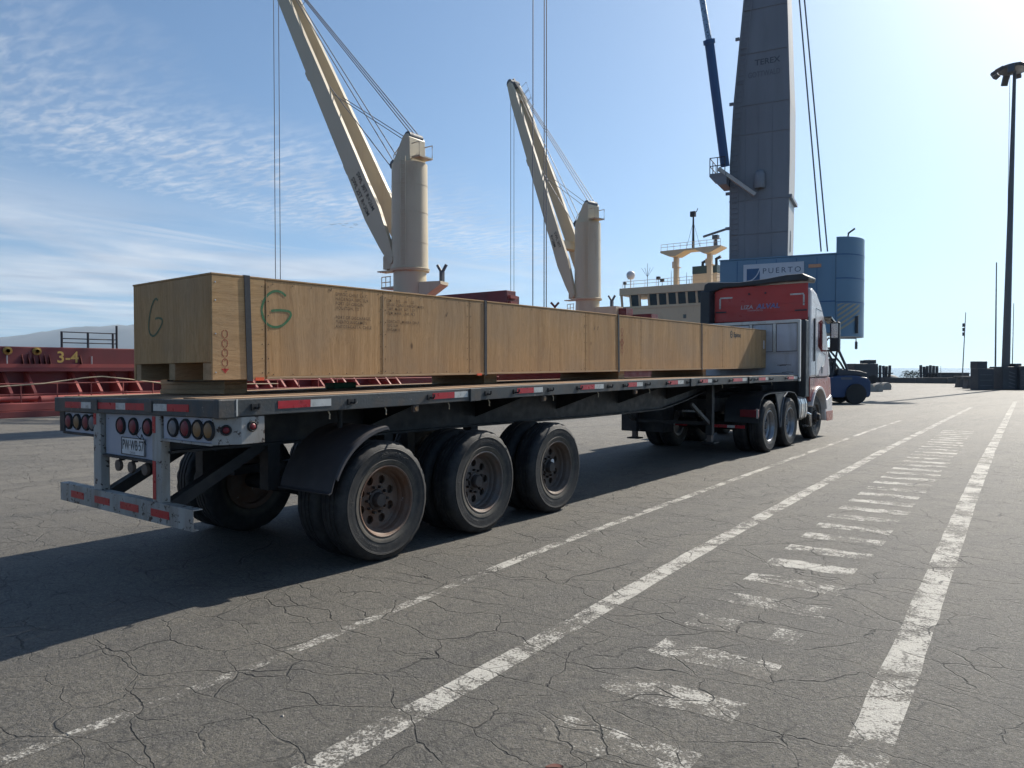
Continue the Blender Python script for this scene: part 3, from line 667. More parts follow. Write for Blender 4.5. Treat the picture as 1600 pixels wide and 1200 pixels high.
# rear right mudguard with flap
mg = []; cy, cz, rr = WY[0], RW, .645
for k in range(15):
    a = R(166-72*k/14); mg.append((cy+rr*math.cos(a), cz+rr*math.sin(a)))
mg = [(3.735,.66)]+mg+[(4.36,1.145)]
b = B(); vs = []
for y,z in mg: vs += [(-5.25,y,z),(-4.595,y,z),(-4.595,y+.006,z-.010),(-5.25,y+.006,z-.010)]
b.add(vs,[(4*i+e,4*i+(e+1)%4,4*i+4+(e+1)%4,4*i+4+e) for i in range(len(mg)-1) for e in range(4)]+[(3,2,1,0),(4*len(mg)-4,4*len(mg)-3,4*len(mg)-2,4*len(mg)-1)])
fd = b.obj('mudguard','mudflap',trailer,smooth=50)
b = B(); vs = []
for y,z in mg[3:]: vs += [(-4.595,y,z+.001),(-4.578,y+.008,z-.004),(-4.578,y+.014,z-.030),(-4.595,y+.012,z-.022)]
m_ = len(mg)-3; b.add(vs,[(4*i+e,4*i+(e+1)%4,4*i+4+(e+1)%4,4*i+4+e) for i in range(m_-1) for e in range(4)]+[(3,2,1,0),(4*m_-4,4*m_-3,4*m_-2,4*m_-1)]); b.obj('guard_lip','mudflap',fd,smooth=50)
B().cyl((-4.95,4.15,1.14),(-4.95,4.15,1.33),.022,n=8).obj('guard_bracket','frame_black',fd)
# landing gear
for x in (-5.20,-6.72):
    l = B().box(x-.06,x+.06,12.9,13.02,.42,1.36).obj('landing_leg','frame_black',trailer,bevel=.006)
    B().box(x-.045,x+.045,12.915,13.005,.30,.42).obj('leg_tube','rim_grey',l); B().box(x-.12,x+.12,12.85,13.07,.275,.30).obj('leg_foot','frame_black',l)
    B().beam((x,12.95,.62),(x-.02 if x > -6 else x+.02,12.15,1.02),.05,.06).obj('leg_brace','rail_paint',l)
B().box(-6.66,-5.26,12.93,12.99,.60,.66).obj('leg_tie','frame_black',trailer)
B().box(-7.1,-6.2,13.1,13.6,.40,1.05).obj('tool_box','frame_black',trailer,bevel=.01)
# headboard: posts, top bar and pressed panels
HT = 1.20
hb = B().box(XL,XR,YF+.012,YF+.03,-.1,HT).map(T).obj('headboard','headboard_white',trailer)
NX = 5; wv = (XR-XL)/NX
for i in range(NX+1):
    x = XL+i*wv; x0, x1 = max(XL,x-.03), min(XR,x+.03)
    B().box(x0,x1,YF-.018,YF+.0115,.50,HT-.07).map(T).obj('headboard_rib','headboard_rib',hb,bevel=.004)
B().box(XL,XR,YF-.02,YF+.0115,HT-.068,HT).map(T).obj('top_bar','headboard_rib',hb,bevel=.006)
B().box(XL,XR,YF-.012,YF+.0115,.49,.508).map(T).obj('mid_bar','headboard_white',hb)
for i in range(NX):
    xa, xb = XL+i*wv+.045, XL+(i+1)*wv-.045
    B().box(xa,xb,YF-.001,YF+.0115,.525,HT-.085).map(T).obj('pressed_panel','headboard_white',hb,bevel=.006)
    b = B()
    for q in ((xa-.012,xa-.001,.515,HT-.075),(xb+.001,xb+.012,.515,HT-.075),(xa,xb,HT-.084,HT-.073),(xa,xb,.512,.523)): b.box(q[0],q[1],YF+.004,YF+.0118,q[2],q[3])
    b.map(T).obj('panel_groove','rim_brown',hb)
b = B()
for x0,x1,z in ((-5.05,-4.75,.22),(-5.0,-4.86,.205),(-4.95,-4.70,.06),(-5.2,-4.8,.035)): b.stroke([(0,0),((x1-x0)*.5,.012),(x1-x0,.004)],.012,Vector(T(x0,YF+.0105,z)),(1,0,0),(0,0,1))
b.obj('scrape_mark','rim_brown',hb)
B().box(XR-.004,XR+.035,YF-.05,YF+.04,-.13,HT-.01).map(T).obj('corner_post','headboard_rib',hb,bevel=.006)
B().box(XL-.035,XL+.004,YF-.05,YF+.04,-.13,HT-.01).map(T).obj('corner_post','headboard_rib',hb,bevel=.006)

# ================================================================== DUNNAGE UNDER THE CRATE
CX0, CX1, CY0, CY1 = -6.497, -5.27, 3.17, 16.29
def CM(x, y, z): return (x, y, 1.553+z+.0070*(y-CY0)+.0125*(x-CX1))
def dunnage(x0, x1, y0, y1, nb, label):
    c = ((x0+x1)/2, (y0+y1)/2, TZ((x0+x1)/2,(y0+y1)/2)+.008)
    d = thing('dunnage_stack', c, label, 'timber', 'timber dunnage under the crate')
    for k in range(nb):
        b = B(); q = lambda x,y,z: (x,y,(TZ(x,y)+.010)*(1-z)+CM(x,y,-.002)[2]*z)
        b.box(x0+random.uniform(-.006,.006),x1,y0+random.uniform(-.006,.006),y1,k/nb+.004,(k+1)/nb-.004); b.map(q); b.obj('board','lumber',d,bevel=.003)
dunnage(-6.72,-5.675,3.52,3.74,3,'stack of three boards under the near end of the plywood crate')
dunnage(-6.45,-5.60,6.90,7.15,2,'timber block under the crate above the rear trailer wheels')
dunnage(-6.40,-5.36,9.80,9.98,2,'timber block under the middle of the crate, short of the landing legs')
dunnage(-6.45,-5.40,13.1,13.25,2,'timber block under the far end of the crate near the headboard')
B().box(-6.2,-6.05,5.0,5.3,0,.06).map(lambda x,y,z:T(x,y,z+.012)).obj('green_chock','green_block',org=T(-6.1,5.15,.012),label='small green block lying on the deck beneath the crate',cat='block',bevel=.01)

# ================================================================== PLYWOOD CRATE
crate = thing('plywood_crate', (-5.885,9.7,1.56), 'very long plywood crate with green letter G marks lying on the trailer deck', 'crate')
H = .815
joints = [CY0,3.645,4.955,6.235,8.70,10.35,12.77,13.75,16.02]
for i, y0 in enumerate(joints):
    y1 = joints[i+1] if i+1 < len(joints) else CY1
    g0, g1 = (.004, .004)
    dx = random.uniform(-.002,.0)
    if i == 0: B().box(CX1-.02,CX1,y0+.002,y1-.004,0,H).map(CM).obj('side_panel','plywood_cross',crate,bevel=.002)
    else: B().box(CX1-.02,CX1+dx,y0+g0,y1-g1,.02 if i else 0,H-.002).map(CM).obj('side_panel','plywood' if i < 8 else 'plywood_cross',crate,bevel=.002)
    B().box(CX0,CX0+.02,y0+.004,y1-.004,0,H).map(CM).obj('side_panel','plywood',crate)
B().box(CX1-.018,CX1+.004,3.655,CY1-.01,-.002,.018).map(CM).obj('bottom_batten','lumber_long',crate,bevel=.003)
for y, w in ((4.955,.014),(3.655,.007)): B().box(CX1-.01,CX1+.0025,y-w/2,y+w/2,.012 if y>4 else .03,H-.03).map(CM).obj('joint_strip','lumber',crate)
B().box(CX0+.02,CX1-.02,CY0,CY0+.02,.14,H).map(CM).obj('end_panel','plywood',crate,bevel=.002)
B().box(CX0+.02,CX1-.02,CY1-.02,CY1,.0,H).map(CM).obj('end_panel','plywood',crate)
B().box(CX0-.002,CX1+.002,CY0-.004,CY1+.004,H+.001,H+.016).map(CM).obj('lid','plywood_cross',crate,bevel=.003)
for x0, x1 in ((CX0+.021,CX0+.10),(-5.93,-5.84),(CX1-.15,CX1-.021)): B().box(x0,x1,CY0+.012,CY1-.02,.0,.139).map(CM).obj('skid','lumber_long',crate,bevel=.003)
B().box(CX0+.10,CX1-.15,CY0+.30,CY0+.40,.02,.13).map(CM).obj('cross_piece','lumber',crate)
b = B().box(CX0+.021,CX1-.021,CY0+.05,CY1-.05,.1395,.152).map(CM).obj('crate_floor','plywood_cross',crate)
# nail heads at the near corner
b = B()
for z in (.06,.36,.62,.76): b.cyl(CM(CX1,CY0+.03,z),CM(CX1+.002,CY0+.03,z),.005,n=6)
b.obj('nail_heads','chrome',crate)
b = B()
for j in joints[1:-1]:
    for k in range(7):
        for sg in (-.03,.03): b.cyl(CM(CX1-.001,j+sg,.05+k*.118),CM(CX1+.0015,j+sg,.05+k*.118),.0045,n=6)
for k in range(64):
    for z in (.035,.785): b.cyl(CM(CX1-.001,3.72+k*.195,z),CM(CX1+.0015,3.72+k*.195,z),.0045,n=6)
b.obj('nail_rows','hub_iron',crate,kind='stuff')
# markings on the right side:  r along +Y, u up
FX = CX1+.0008
def side(y, z): return Vector(CM(FX,y,z))
rY, uZ = Vector((0,1,.007)), Vector((0,0,1))
G = [(.78,.88),(.66,.965),(.50,1.0),(.34,.97),(.18,.86),(.06,.68),(.0,.48),(.03,.28),(.12,.12),(.28,.02),(.46,0),(.64,.05),(.80,.16),(.92,.30),(.94,.40),(.86,.46),(.66,.475),(.46,.465),(.30,.44)]
def smooth(p, n=4):
    o = []
    for i in range(len(p)-1):
        p0,p1,p2,p3 = p[max(i-1,0)],p[i],p[i+1],p[min(i+2,len(p)-1)]
        for k in range(n):
            t = k/n; o.append(tuple(.5*((2*p1[e])+(-p0[e]+p2[e])*t+(2*p0[e]-5*p1[e]+4*p2[e]-p3[e])*t*t+(-p0[e]+3*p1[e]-3*p2[e]+p3[e])*t**3) for e in (0,1)))
    return o+[p[-1]]
def scl(pts, sx, sy): return [(x*sx,y*sy) for x,y in pts]
B().stroke(smooth(scl(G,.30,.30)),.021,side(3.612,.43),rY,uZ).obj('letter_mark','spray_green',crate)
E0 = Vector(CM(-6.23,CY0-.0025,.375))
GE = [(.62,.94),(.50,1.0),(.34,.93),(.18,.76),(.06,.52),(0,.26),(.10,.06),(.34,0),(.62,.12),(.86,.30),(.88,.42),(.68,.47),(.44,.46)]
B().stroke(smooth(scl(GE,.25,.31)),.018,E0,(1,0,.0125),(0,0,1)).obj('letter_mark','spray_green_faint',crate)
def stencil(lines, y, z, size, step, mat='stencil_ink', sx=.95):
    for i, s in enumerate(lines):
        if s: B().text(s,size,side(y,z-i*step),rY,uZ,sx,space=1.12,bold=.004).obj('stencil_text',mat,crate)
stencil(['EPIROC CHILE S.A.C.','HACIENDA 1092 SUR','PORT OF ORIGIN,','HOUSTON, TX','','PORT OF DISCHARGE,','PUERTO ANGAMOS','ANTOFAGASTA, CHILE'],4.375,.738,.040,.0415)
stencil(['DIM     NO.    IN.    LB','GROSS CARGO WEIGHT MARK','TARE  MARK  NO  1 OF 1','ITEM  MARK  LINE  PCS','','CONTACT: MINERA CHILE','1092 SUR','ANGAMOS'],5.0,.725,.036,.0405)
B().text('Epiroc',.125,side(14.32,.632),rY,uZ,1.25,bold=.035).obj('maker_mark','ink_black',crate)
b = B(); c = []
for k in range(13): a = 2*math.pi*k/12; c.append((.052*math.cos(a),.062*math.sin(a)))
b.stroke(c,.026,side(14.20,.678),rY,uZ); b.stroke([(-.03,.0),(.03,0)],.02,side(14.20,.678),rY,uZ); b.obj('maker_mark','ink_black',crate)
# chain (sling here) symbols
def chain(y, z, s, mat):
    b = B()
    for k in range(4):
        zc = -k*.075*s
        for sg in (-1,1):
            b.stroke([(sg*(.006*s),zc+.030*s),(sg*.021*s,zc+.018*s),(sg*.024*s,zc),(sg*.021*s,zc-.018*s),(sg*.006*s,zc-.030*s)],.007*s,side(y,z),rY,uZ)
        b.stroke([(0,zc-.034*s),(0,zc-.062*s)],.006*s,side(y,z),rY,uZ)
    return b
chain(3.278,.36,1.0,'').obj('sling_symbol','stencil_red',crate)
B().add([side(3.245,.088),side(3.315,.088),side(3.28,.050)],[(0,1,2)]).obj('sling_symbol','stencil_red_solid',crate)
chain(9.74,.60,1.3,'').obj('sling_symbol','stencil_red',crate)
b = B(); b.stroke([(0,0),(.06,.04),(.12,0),(.06,-.05),(0,0)],.014,side(9.68,.43),rY,uZ); b.obj('sling_symbol','stencil_red',crate)
for (y,z,s) in ((4.32,.77,.03),(5.86,.62,.05),(8.66,.60,.05),(8.93,.585,.06),(9.02,.585,.06),(12.87,.62,.07)):
    B().stroke([(0,0),(.35*s,.9*s)],.012,side(y,z),rY,uZ).obj('pen_mark','stencil_ink',crate)
B().box(CX1+.004,CX1+.006,16.10,16.17,.42,.60).map(CM).obj('paper_label','plate_white',crate)
# ---- lashing straps round the crate
def strap(y, w, mat, label, lean=.0, th=.004):
    s = thing('lashing_strap', CM(CX1,y,0), label, 'strap', 'straps round the crate')
    o = .0028; b = B()
    for sx in (1,-1):
        xa = CX1+o if sx > 0 else CX0-o
        for k in range(6):
            z0 = -.012+(H+.03)*k/6; z1 = -.012+(H+.03)*(k+1)/6; l0 = lean*(1-k/6); l1 = lean*(1-(k+1)/6)
            x0, x1 = sorted((xa, xa+sx*th))
            b.add([(x0,y-w/2+l0,z0),(x1,y-w/2+l0,z0),(x1,y+w/2+l0,z0),(x0,y+w/2+l0,z0),(x0,y-w/2+l1,z1),(x1,y-w/2+l1,z1),(x1,y+w/2+l1,z1),(x0,y+w/2+l1,z1)],[(0,3,2,1),(4,5,6,7),(0,1,5,4),(1,2,6,5),(2,3,7,6),(3,0,4,7)])
    b.box(CX0-o,CX1+o,y-w/2,y+w/2,H+.0165,H+.0165+th); b.box(CX0-o,CX1+o,y+lean-w/2,y+lean+w/2,-.012-th,-.012)
    b.map(CM).obj('webbing',mat,s); return s
s1 = strap(3.475,.052,'strap_dark','wide dark webbing strap at the near end of the crate beside the green G',.022)
B().box(CX1+.008,CX1+.016,3.54,3.62,-.012,.014).map(CM).obj('tag','tag_orange',s1)
s2 = strap(6.52,.045,'strap_dark','dark strap on the crate above the second trailer wheel',.0)
B().box(CX1+.006,CX1+.014,6.36,6.44,-.012,.010).map(CM).obj('tag','tag_orange',s2)
strap(9.62,.045,'strap_dark','narrow dark strap round the middle of the crate',.02)
strap(12.72,.035,'strap_dark','thin dark strap round the crate near the headboard',.02)

# ================================================================== TRUCK TRACTOR
tractor = thing('truck_tractor', (-5.86,17.0,0), 'white and red truck tractor with red rear panel, coupled to the flatbed trailer', 'truck')
RT_ = rim_mesh('rim_tractor',.13); RF = None
def front_rim():
    b = B(); b.lathe([(.292,-.036),(.308,-.022),(.309,-.016),(.298,-.013),(.286,-.030),(.262,-.050),(.245,-.045)],n=48); holed_disc(b,.13,.245,-.045,10,.032,1)
    b.lathe([(.13,-.045),(.12,.01),(.10,.03),(.08,.035),(.075,.075),(.06,.09),(.001,.092)],n=32); b.lathe([(.285,-.2),(.001,-.2)],n=32)
    for k in range(10):
        a = 2*math.pi*k/10; b.cyl((-.04,.15*math.cos(a),.15*math.sin(a)),(.0,.15*math.cos(a),.15*math.sin(a)),.014,n=6)
    return b.mesh('rim','hub_iron',smooth=35)
RF = front_rim()
for y in (14.57,15.92):
    wheel(tractor,-4.615,y,RT_,HUB,1,.2); wheel(tractor,-4.93,y,RT_,None,1); wheel(tractor,-7.105,y,RT_,HUB,-1); wheel(tractor,-6.79,y,RT_,None,-1)
    B().cyl((-5.2,y,RW),(-6.5,y,RW),.11,n=16).obj('axle','frame_black',tractor,smooth=40); B().lathe([(.001,-.2),(.2,-.12),(.24,0),(.2,.12),(.001,.2)],(-5.86,y,RW),'y',20).obj('differential','frame_black',tractor,smooth=50)
wheel(tractor,-4.66,18.05,RF,None,1,.3); wheel(tractor,-7.06,18.05,RF,None,-1,.3)
for x in (-5.48,-6.24): B().box(x-.04,x+.04,13.75,19.1,.80,1.06).obj('frame_rail','frame_black',tractor)
B().box(-5.52,-6.20,13.76,13.86,.82,1.04).obj('rear_cross_member','frame_black',tractor)
B().lathe([(.05,0),(.5,0),(.5,.07),(.45,.10),(.05,.10)],(-5.86,15.2,1.07),'z',28).obj('coupling_plate','frame_black',tractor)
B().box(-6.3,-5.4,16.5,17.2,.55,1.25).obj('gearbox','frame_black',tractor,bevel=.03)
for sx, (xa,xb) in ((1,(-5.30,-4.63)),(-1,(-7.09,-6.42))):
    prof = [(13.93,.62),(13.96,.85),(14.06,1.03),(14.25,1.13),(14.6,1.16),(15.9,1.16),(16.22,1.13),(16.42,1.02),(16.52,.84),(16.56,.56)]
    b = B(); vs = []
    for y,z in prof: vs += [(xa,y,z),(xb,y,z),(xb,y,z-.02),(xa,y,z-.02)]
    k = len(prof); b.add(vs,[(4*i+e,4*i+(e+1)%4,4*i+4+(e+1)%4,4*i+4+e) for i in range(k-1) for e in range(4)]+[(3,2,1,0),(4*k-4,4*k-3,4*k-2,4*k-1)])
    m = b.obj('rear_mudguard','plastic_black',tractor,smooth=45)
    x = xb-.012 if sx > 0 else xa+.012
    B().prism([(14.95,1.13),(15.54,1.13),(15.29,.62),(15.21,.62)],'x',x-.006,x+.006).obj('guard_skirt','plastic_black',m)
    if sx > 0:
        B().tube([(x+.014,14.93,1.12),(x+.014,15.08,.84),(x+.014,15.21,.45)],.016,6).obj('guard_edge','box_grey',m)
        B().tube([(x+.014,15.68,1.14),(x+.014,15.46,1.05),(x+.014,15.33,.84),(x+.014,15.25,.45)],.016,6).obj('guard_edge','box_grey',m)
for x0,x1 in ((-4.95,-4.60),(-7.12,-6.77)):
    l = B().box(x0,x1,13.80,13.86,.72,.86).obj('tail_lamp','lens_red',tractor,bevel=.01)
    xe = x1-.03 if x0 > -6 else x0; B().box(xe,xe+.03,13.792,13.80,.70,.88).obj('lamp_end','tape_white',l)
for x0,x1 in ((-7.0,-6.02),(-5.60,-4.86)):
    r = B().box(x0,x1,13.80,13.83,.50,.555).obj('reflector_bar','tape_red',tractor); B().box((x0*.45+x1*.55),(x0*.25+x1*.75),13.796,13.7995,.502,.553).obj('white_segment','tape_white',r)
pt = B().box(-6.12,-5.80,13.81,13.82,.775,.895).obj('number_plate','plate_white',tractor); B().text('KB\u00b7JX\u00b752',.09,(-6.11,13.807,.81),(1,0,0),(0,0,1),.66,bold=.01).obj('plate_text','ink_black',pt)
# fuel tank, battery box, steps
B().prism([(-5.24,.50),(-4.72,.50),(-4.65,.56),(-4.63,.70),(-4.63,.86),(-4.66,.96),(-4.74,1.01),(-5.24,1.01)],'y',16.62,17.20).obj('fuel_tank','tank_alu',tractor,bevel=.02)
for y in (16.74,17.06): B().prism([(-5.22,.49),(-4.715,.49),(-4.64,.555),(-4.62,.70),(-4.62,.865),(-4.652,.967),(-4.735,1.021),(-5.22,1.021)],'y',y,y+.05).obj('tank_band','chrome',tractor)
B().box(-5.2,-4.70,17.24,17.50,.62,1.0).obj('battery_box','tank_alu',tractor,bevel=.015)
b = B()
for k in range(5): b.box(-4.698,-4.685,17.26+k*.045,17.285+k*.045,.64,.98)
b.obj('box_ribs','box_grey',tractor)
B().tube([(-4.75,17.30,.64),(-4.66,17.34,.62),(-4.64,17.44,.60),(-4.64,17.46,.34),(-4.80,17.46,.33)],.035,8).obj('step_bracket','chrome',tractor,smooth=50)
# cab
def arch(cy, cz, r, a0, a1, n=12): return [(cy+r*math.cos(R(a0+(a1-a0)*k/n)), cz+r*math.sin(R(a0+(a1-a0)*k/n))) for k in range(n+1)]
XC0, XC1 = -7.09, -4.62
up = [(17.35,1.42),(17.35,3.42),(17.55,3.47),(17.9,3.38),(18.25,3.16),(18.55,2.88),(18.72,2.66),(18.86,2.36),(19.02,1.95),(19.12,1.62),(19.14,1.42)]
cab = B().prism(up,'x',XC0,XC1).obj('cab_body','cab_white',tractor,bevel=.07)
low = [(17.36,1.415),(19.14,1.415),(19.2,1.2),(19.24,1.0),(18.63,.86)]+arch(18.05,.53,.66,30,150)+[(17.36,.95)]
B().prism(low,'x',XC0+.01,XC1-.004).obj('cab_skirt','cab_red',tractor,bevel=.03)
fl = arch(18.05,.53,.70,12,158,14)+arch(18.05,.53,.63,158,12,14)
B().prism(fl,'x',XC1-.20,XC1+.045).obj('wheel_arch','cab_white',tractor,bevel=.015)
B().prism([(18.72,.86),(19.25,.99),(19.34,.92),(19.36,.62),(19.34,.38),(18.78,.38),(18.70,.6)],'x',XC0+.01,XC1+.005).obj('front_bumper','cab_white',tractor,bevel=.03)
B().prism([(18.80,.37),(19.345,.37),(19.365,.60),(18.75,.60)],'x',XC1+.0055,XC1+.012).obj('bumper_corner','cab_red',tractor)
B().prism([(17.62,1.80),(17.655,1.80),(17.655,2.78),(17.62,2.78)],'x',XC1+.001,XC1+.03).obj('grab_rail','plastic_black',tractor,bevel=.006)
b = B()
for a,c in (((17.80,1.45),(17.80,3.02)),((17.80,3.02),(18.30,2.98)),((18.92,1.45),(18.92,2.0)),((17.80,1.45),(18.92,1.45))):
    b.beam((XC1+.001,*a),(XC1+.001,*c),.012,.006,up=(1,0,0))
b.obj('door_seam','plastic_black',tractor)
b = B().prism([(17.98,2.15),(18.02,2.72),(18.30,2.78),(18.58,2.62),(18.80,2.25),(18.62,1.96),(18.30,2.02)],'x',XC1+.001,XC1+.008).obj('side_window','glass_red',tractor,bevel=.004)
B().prism([(18.28,1.52),(18.40,1.52),(18.42,1.66),(18.30,1.68)],'x',XC1+.001,XC1+.01).obj('door_handle','box_grey',tractor)
B().prism([(18.05,1.44),(18.85,1.44),(18.95,1.85),(18.75,2.05),(18.60,1.72),(18.15,1.60)],'x',XC1+.001,XC1+.004).obj('door_graphic','grey_decal',tractor)
B().box(XC0+.02,XC1-.02,17.27,17.348,1.0,2.80).obj('rear_wall','plastic_black',tractor)  # black: shade of the gap behind the cab put into the colour
B().box(-4.80,-4.63,17.05,17.27,1.0,2.72).obj('side_fairing','plastic_black',tractor,bevel=.02); B().prism([(-7.10,17.02),(-6.86,17.02),(-6.82,17.27),(-7.07,17.27)],'z',1.0,3.50).obj('side_fairing','plastic_black',tractor,bevel=.03)
rp_ = B().box(-6.82,-4.65,17.245,17.268,2.74,3.56).obj('rear_panel','panel_red',tractor,bevel=.02)
for k in range(2): B().box(-6.75,-4.72,17.236,17.2445,2.93+k*.18,2.945+k*.18).obj('panel_rib','panel_red',rp_)
for x,s in ((-6.68,1),(-4.74,-1)):
    B().box(min(x,x+s*.30),max(x,x+s*.30),17.236,17.244,3.30,3.335).obj('corner_tape','tape_white',rp_)
    B().box(x-.018,x+.018,17.236,17.244,3.06,3.2995).obj('corner_tape','tape_white',rp_)
for x,z in ((-5.98,3.38),(-5.60,3.385)): B().cyl((x,17.2445,z),(x,17.23,z),.022,n=12).obj('panel_plug','plastic_black',rp_)
for x,z in ((-6.66,2.98),(-4.80,2.95)): B().box(x-.13,x+.13,17.225,17.244,z-.016,z+.016).obj('panel_hinge','plastic_black',rp_)
B().text('LIZA',.125,(-6.18,17.235,3.03),(1,0,0),(.10,0,1),1.15,bold=.02).obj('company_name','grey_decal',rp_)
b_ = B(); b_.text('ALVAL',.15,(-5.80,17.2325,3.03),(1,0,0),(.18,0,1),1.1,bold=.035,space=1.12); b_.obj('company_name_edge','white_decal',rp_)
B().text('ALVAL',.15,(-5.80,17.230,3.03),(1,0,0),(.18,0,1),1.1,bold=.010,space=1.12).obj('company_name','blue_decal',rp_)
B().text('TRANSPORTES',.05,(-6.02,17.235,2.972),(1,0,0),(0,0,1),1.1).obj('company_name','grey_decal',rp_)
b = B(); b.prism([(-7.08,3.46),(-7.05,3.66),(-6.95,3.71),(-6.2,3.665),(-5.6,3.70),(-5.1,3.76),(-4.75,3.765),(-4.60,3.68),(-4.64,3.585),(-4.75,3.60),(-5.2,3.60),(-5.8,3.565),(-6.6,3.55),(-6.86,3.46)],'y',17.15,17.75); b.obj('roof_deflector','plastic_black',tractor,bevel=.03)
for sx in (1,-1):
    X = XC1 if sx > 0 else XC0
    mh = B().box(X+sx*.10 if sx>0 else X-.32,X+.32 if sx>0 else X-.10,18.62,18.76,2.04,2.74).obj('mirror','plastic_black',tractor,bevel=.03)
    B().tube([(X-sx*.02,18.70,2.80),(X+sx*.10,18.72,2.82),(X+sx*.20,18.70,2.72)],.028,7).obj('mirror_arm','plastic_black',mh); B().tube([(X-sx*.02,18.8,2.06),(X+sx*.12,18.72,2.06)],.02,6).obj('mirror_arm','plastic_black',mh)
    B().box(min(X+sx*.14,X+sx*.29),max(X+sx*.14,X+sx*.29),18.612,18.619,2.36,2.70).obj('mirror_glass','chrome',mh)
    if sx > 0: B().prism([(18.55,2.83),(19.0,2.72),(19.0,2.75),(18.55,2.87)],'x',X-.05,X+.16).obj('sun_visor','glass_dark',mh)
B().box(XC0+.15,XC1-.15,18.905,18.99,1.9,2.0).obj('wiper_tray','plastic_black',tractor)
b = B(); b.add([(XC0+.12,19.075,1.98),(XC1-.12,19.075,1.98),(XC1-.16,18.80,2.72),(XC0+.16,18.80,2.72)],[(0,1,2,3)]); b.obj('windscreen','glass_dark',tractor)
b = B()
for k,x in enumerate((-5.6,-5.75,-5.9)):
    b.tube([(x,17.25,1.9),(x-.1,17.0,1.45),(x+.05,16.7,1.2),(x,16.45,1.35)],.02,6)
b.obj('air_hoses','rubber',tractor,smooth=60)

# ================================================================== CARGO SHIP
SX0, SX1, SC = -59.0, -27.95, -43.2
ship = thing('cargo_ship', (SC,50,0), 'large cargo ship with dark red hatches and cream bridge moored along the quay', 'ship')
hp = [(SX1,-45),(SX1,128),(SX1-2.5,140),(SX0+2.5,140),(SX0,128),(SX0,-45),(SC-6,-68),(SC,-74),(SC+6,-68)]
B().prism(hp,'z',-3.6,.18).obj('hull','ship_red',ship)
B().prism([(x*.9985-.06,y*.999) for x,y in hp],'z',.181,.21).obj('main_deck','ship_red_deck',ship)
B().box(SX1-.55,SX1-.02,-40,127,.211,.46).obj('gunwale','ship_red_deck',ship,bevel=.02)
CXr = -31.0
def hatch(y0, y1, label=None):
    c = B(); c.box(SC*2-CXr,CXr,y0,y1,.211,1.52); co = c.obj('hatch_coaming','ship_red',ship)
    B().box(SC*2-CXr-.5,CXr+.62,y0-.3,y1+.3,1.521,1.66).obj('coaming_flange','ship_red',co)
    hc = B().box(SC*2-CXr-.3,CXr+.42,y0-.2,y1+.2,1.662,2.43).obj('hatch_cover','ship_red',ship,bevel=.03)
    B().box(CXr+.421,CXr+.54,y0-.2,y1+.2,1.662,1.80).obj('cover_skirt','ship_red_deck',hc)
    return co, hc
for y0,y1 in ((-38,3.5),(4.3,37.5),(48.5,66),(79,100)):
    co, hc = hatch(y0,y1)
    if y0 == 4.3 or y0 == -38:
        n = 0
        for k in range(60):
            y = y0+.6+k*.77
            if y > min(y1,30): break
            if y < 5: continue
            if k % 5 == 4: continue
            B().prism([(CXr+.001,1.50),(CXr+.16,1.50),(CXr+.95,.75),(CXr+.95,.212),(CXr+.80,.212),(CXr+.001,.65)],'y',y,y+.10).obj('coaming_stay','ship_red_deck',co)
        for k,y in enumerate((10.4,11.35,20,24)):
            B().lathe([(.001,.10),(.07,.10),(.10,.06),(.15,.05),(.15,0),(.001,0)],(CXr+.425,y,2.27),'x',18).obj('lifting_socket','yellow_paint',hc)
        for y in (10.85,11.05,11.22,11.42,11.6,11.76,12.85):
            B().prism([(CXr+.425,1.80),(CXr+.60,1.80),(CXr+.425,2.16)],'y',y,y+.03).obj('cover_rib','ship_red_deck',hc)
        if y0 == 4.3: B().text('3-4',.60,(CXr+.426,12.02,1.86),(0,1,0),(0,0,1),1.0,bold=.015).obj('hatch_number','yellow_paint',hc)
        for y in (10.36,13.25): B().tube([(CXr+.50,y,1.80),(CXr+.50,y,2.1)],.025,6).obj('securing_rod','white_decal',hc)
# ship's rail along the deck edge
rl = B()
for z in (.75,1.12): rl.tube([(SX1-.10,-20,z),(SX1-.10,36,z)],.022,6)
rail = rl.obj('deck_rail','ship_red_deck',ship)
for k in range(30): B().cyl((SX1-.10,-8+k*1.12,.46),(SX1-.10,-8+k*1.12,1.13),.024,n=6).obj('rail_post','ship_red_deck',rail)
for k,(y,l) in enumerate(((8.0,1.6),(10.9,.5),(12.2,.9),(13.9,1.4),(16,1.5),(19,2))): B().cyl((SX1-1.2,y,.50),(SX1-1.2,y+l,.50),.16,n=12).obj('deck_pipe','ship_red_deck',ship,smooth=40)
B().cyl((SX1-1.75,-20,.55),(SX1-1.75,36,.55),.10,n=10).obj('deck_pipe','ship_red_deck',ship,smooth=40)
b = B()
for y in (12.3,13.25,14.2,14.35): b.cyl((CXr+.2,y,2.43),(CXr+.2,y,3.05 if y < 14.3 else 3.35),.045,n=8)
for z in (2.62,2.78,3.03): b.tube([(CXr+.2,12.3,z),(CXr+.2,14.35,z)],.022,6)
b.obj('hatch_rail','black_rail',ship)
B().tube([(SX1-.05,-4,.5),(SX1+.02,4,1.10),(SX1+.02,9.0,1.02),(SX1,10.6,1.12),(SX1,11.9,1.30),(SX1-.02,12.5,1.34),(SX1,13.4,1.24),(SX1,15,1.02),(SX1-.05,20,.95)],.022,6).obj('mooring_rope','rope_tan',org=(SX1,9,.5),label='slack tan rope hanging along the red ship rail',cat='rope')
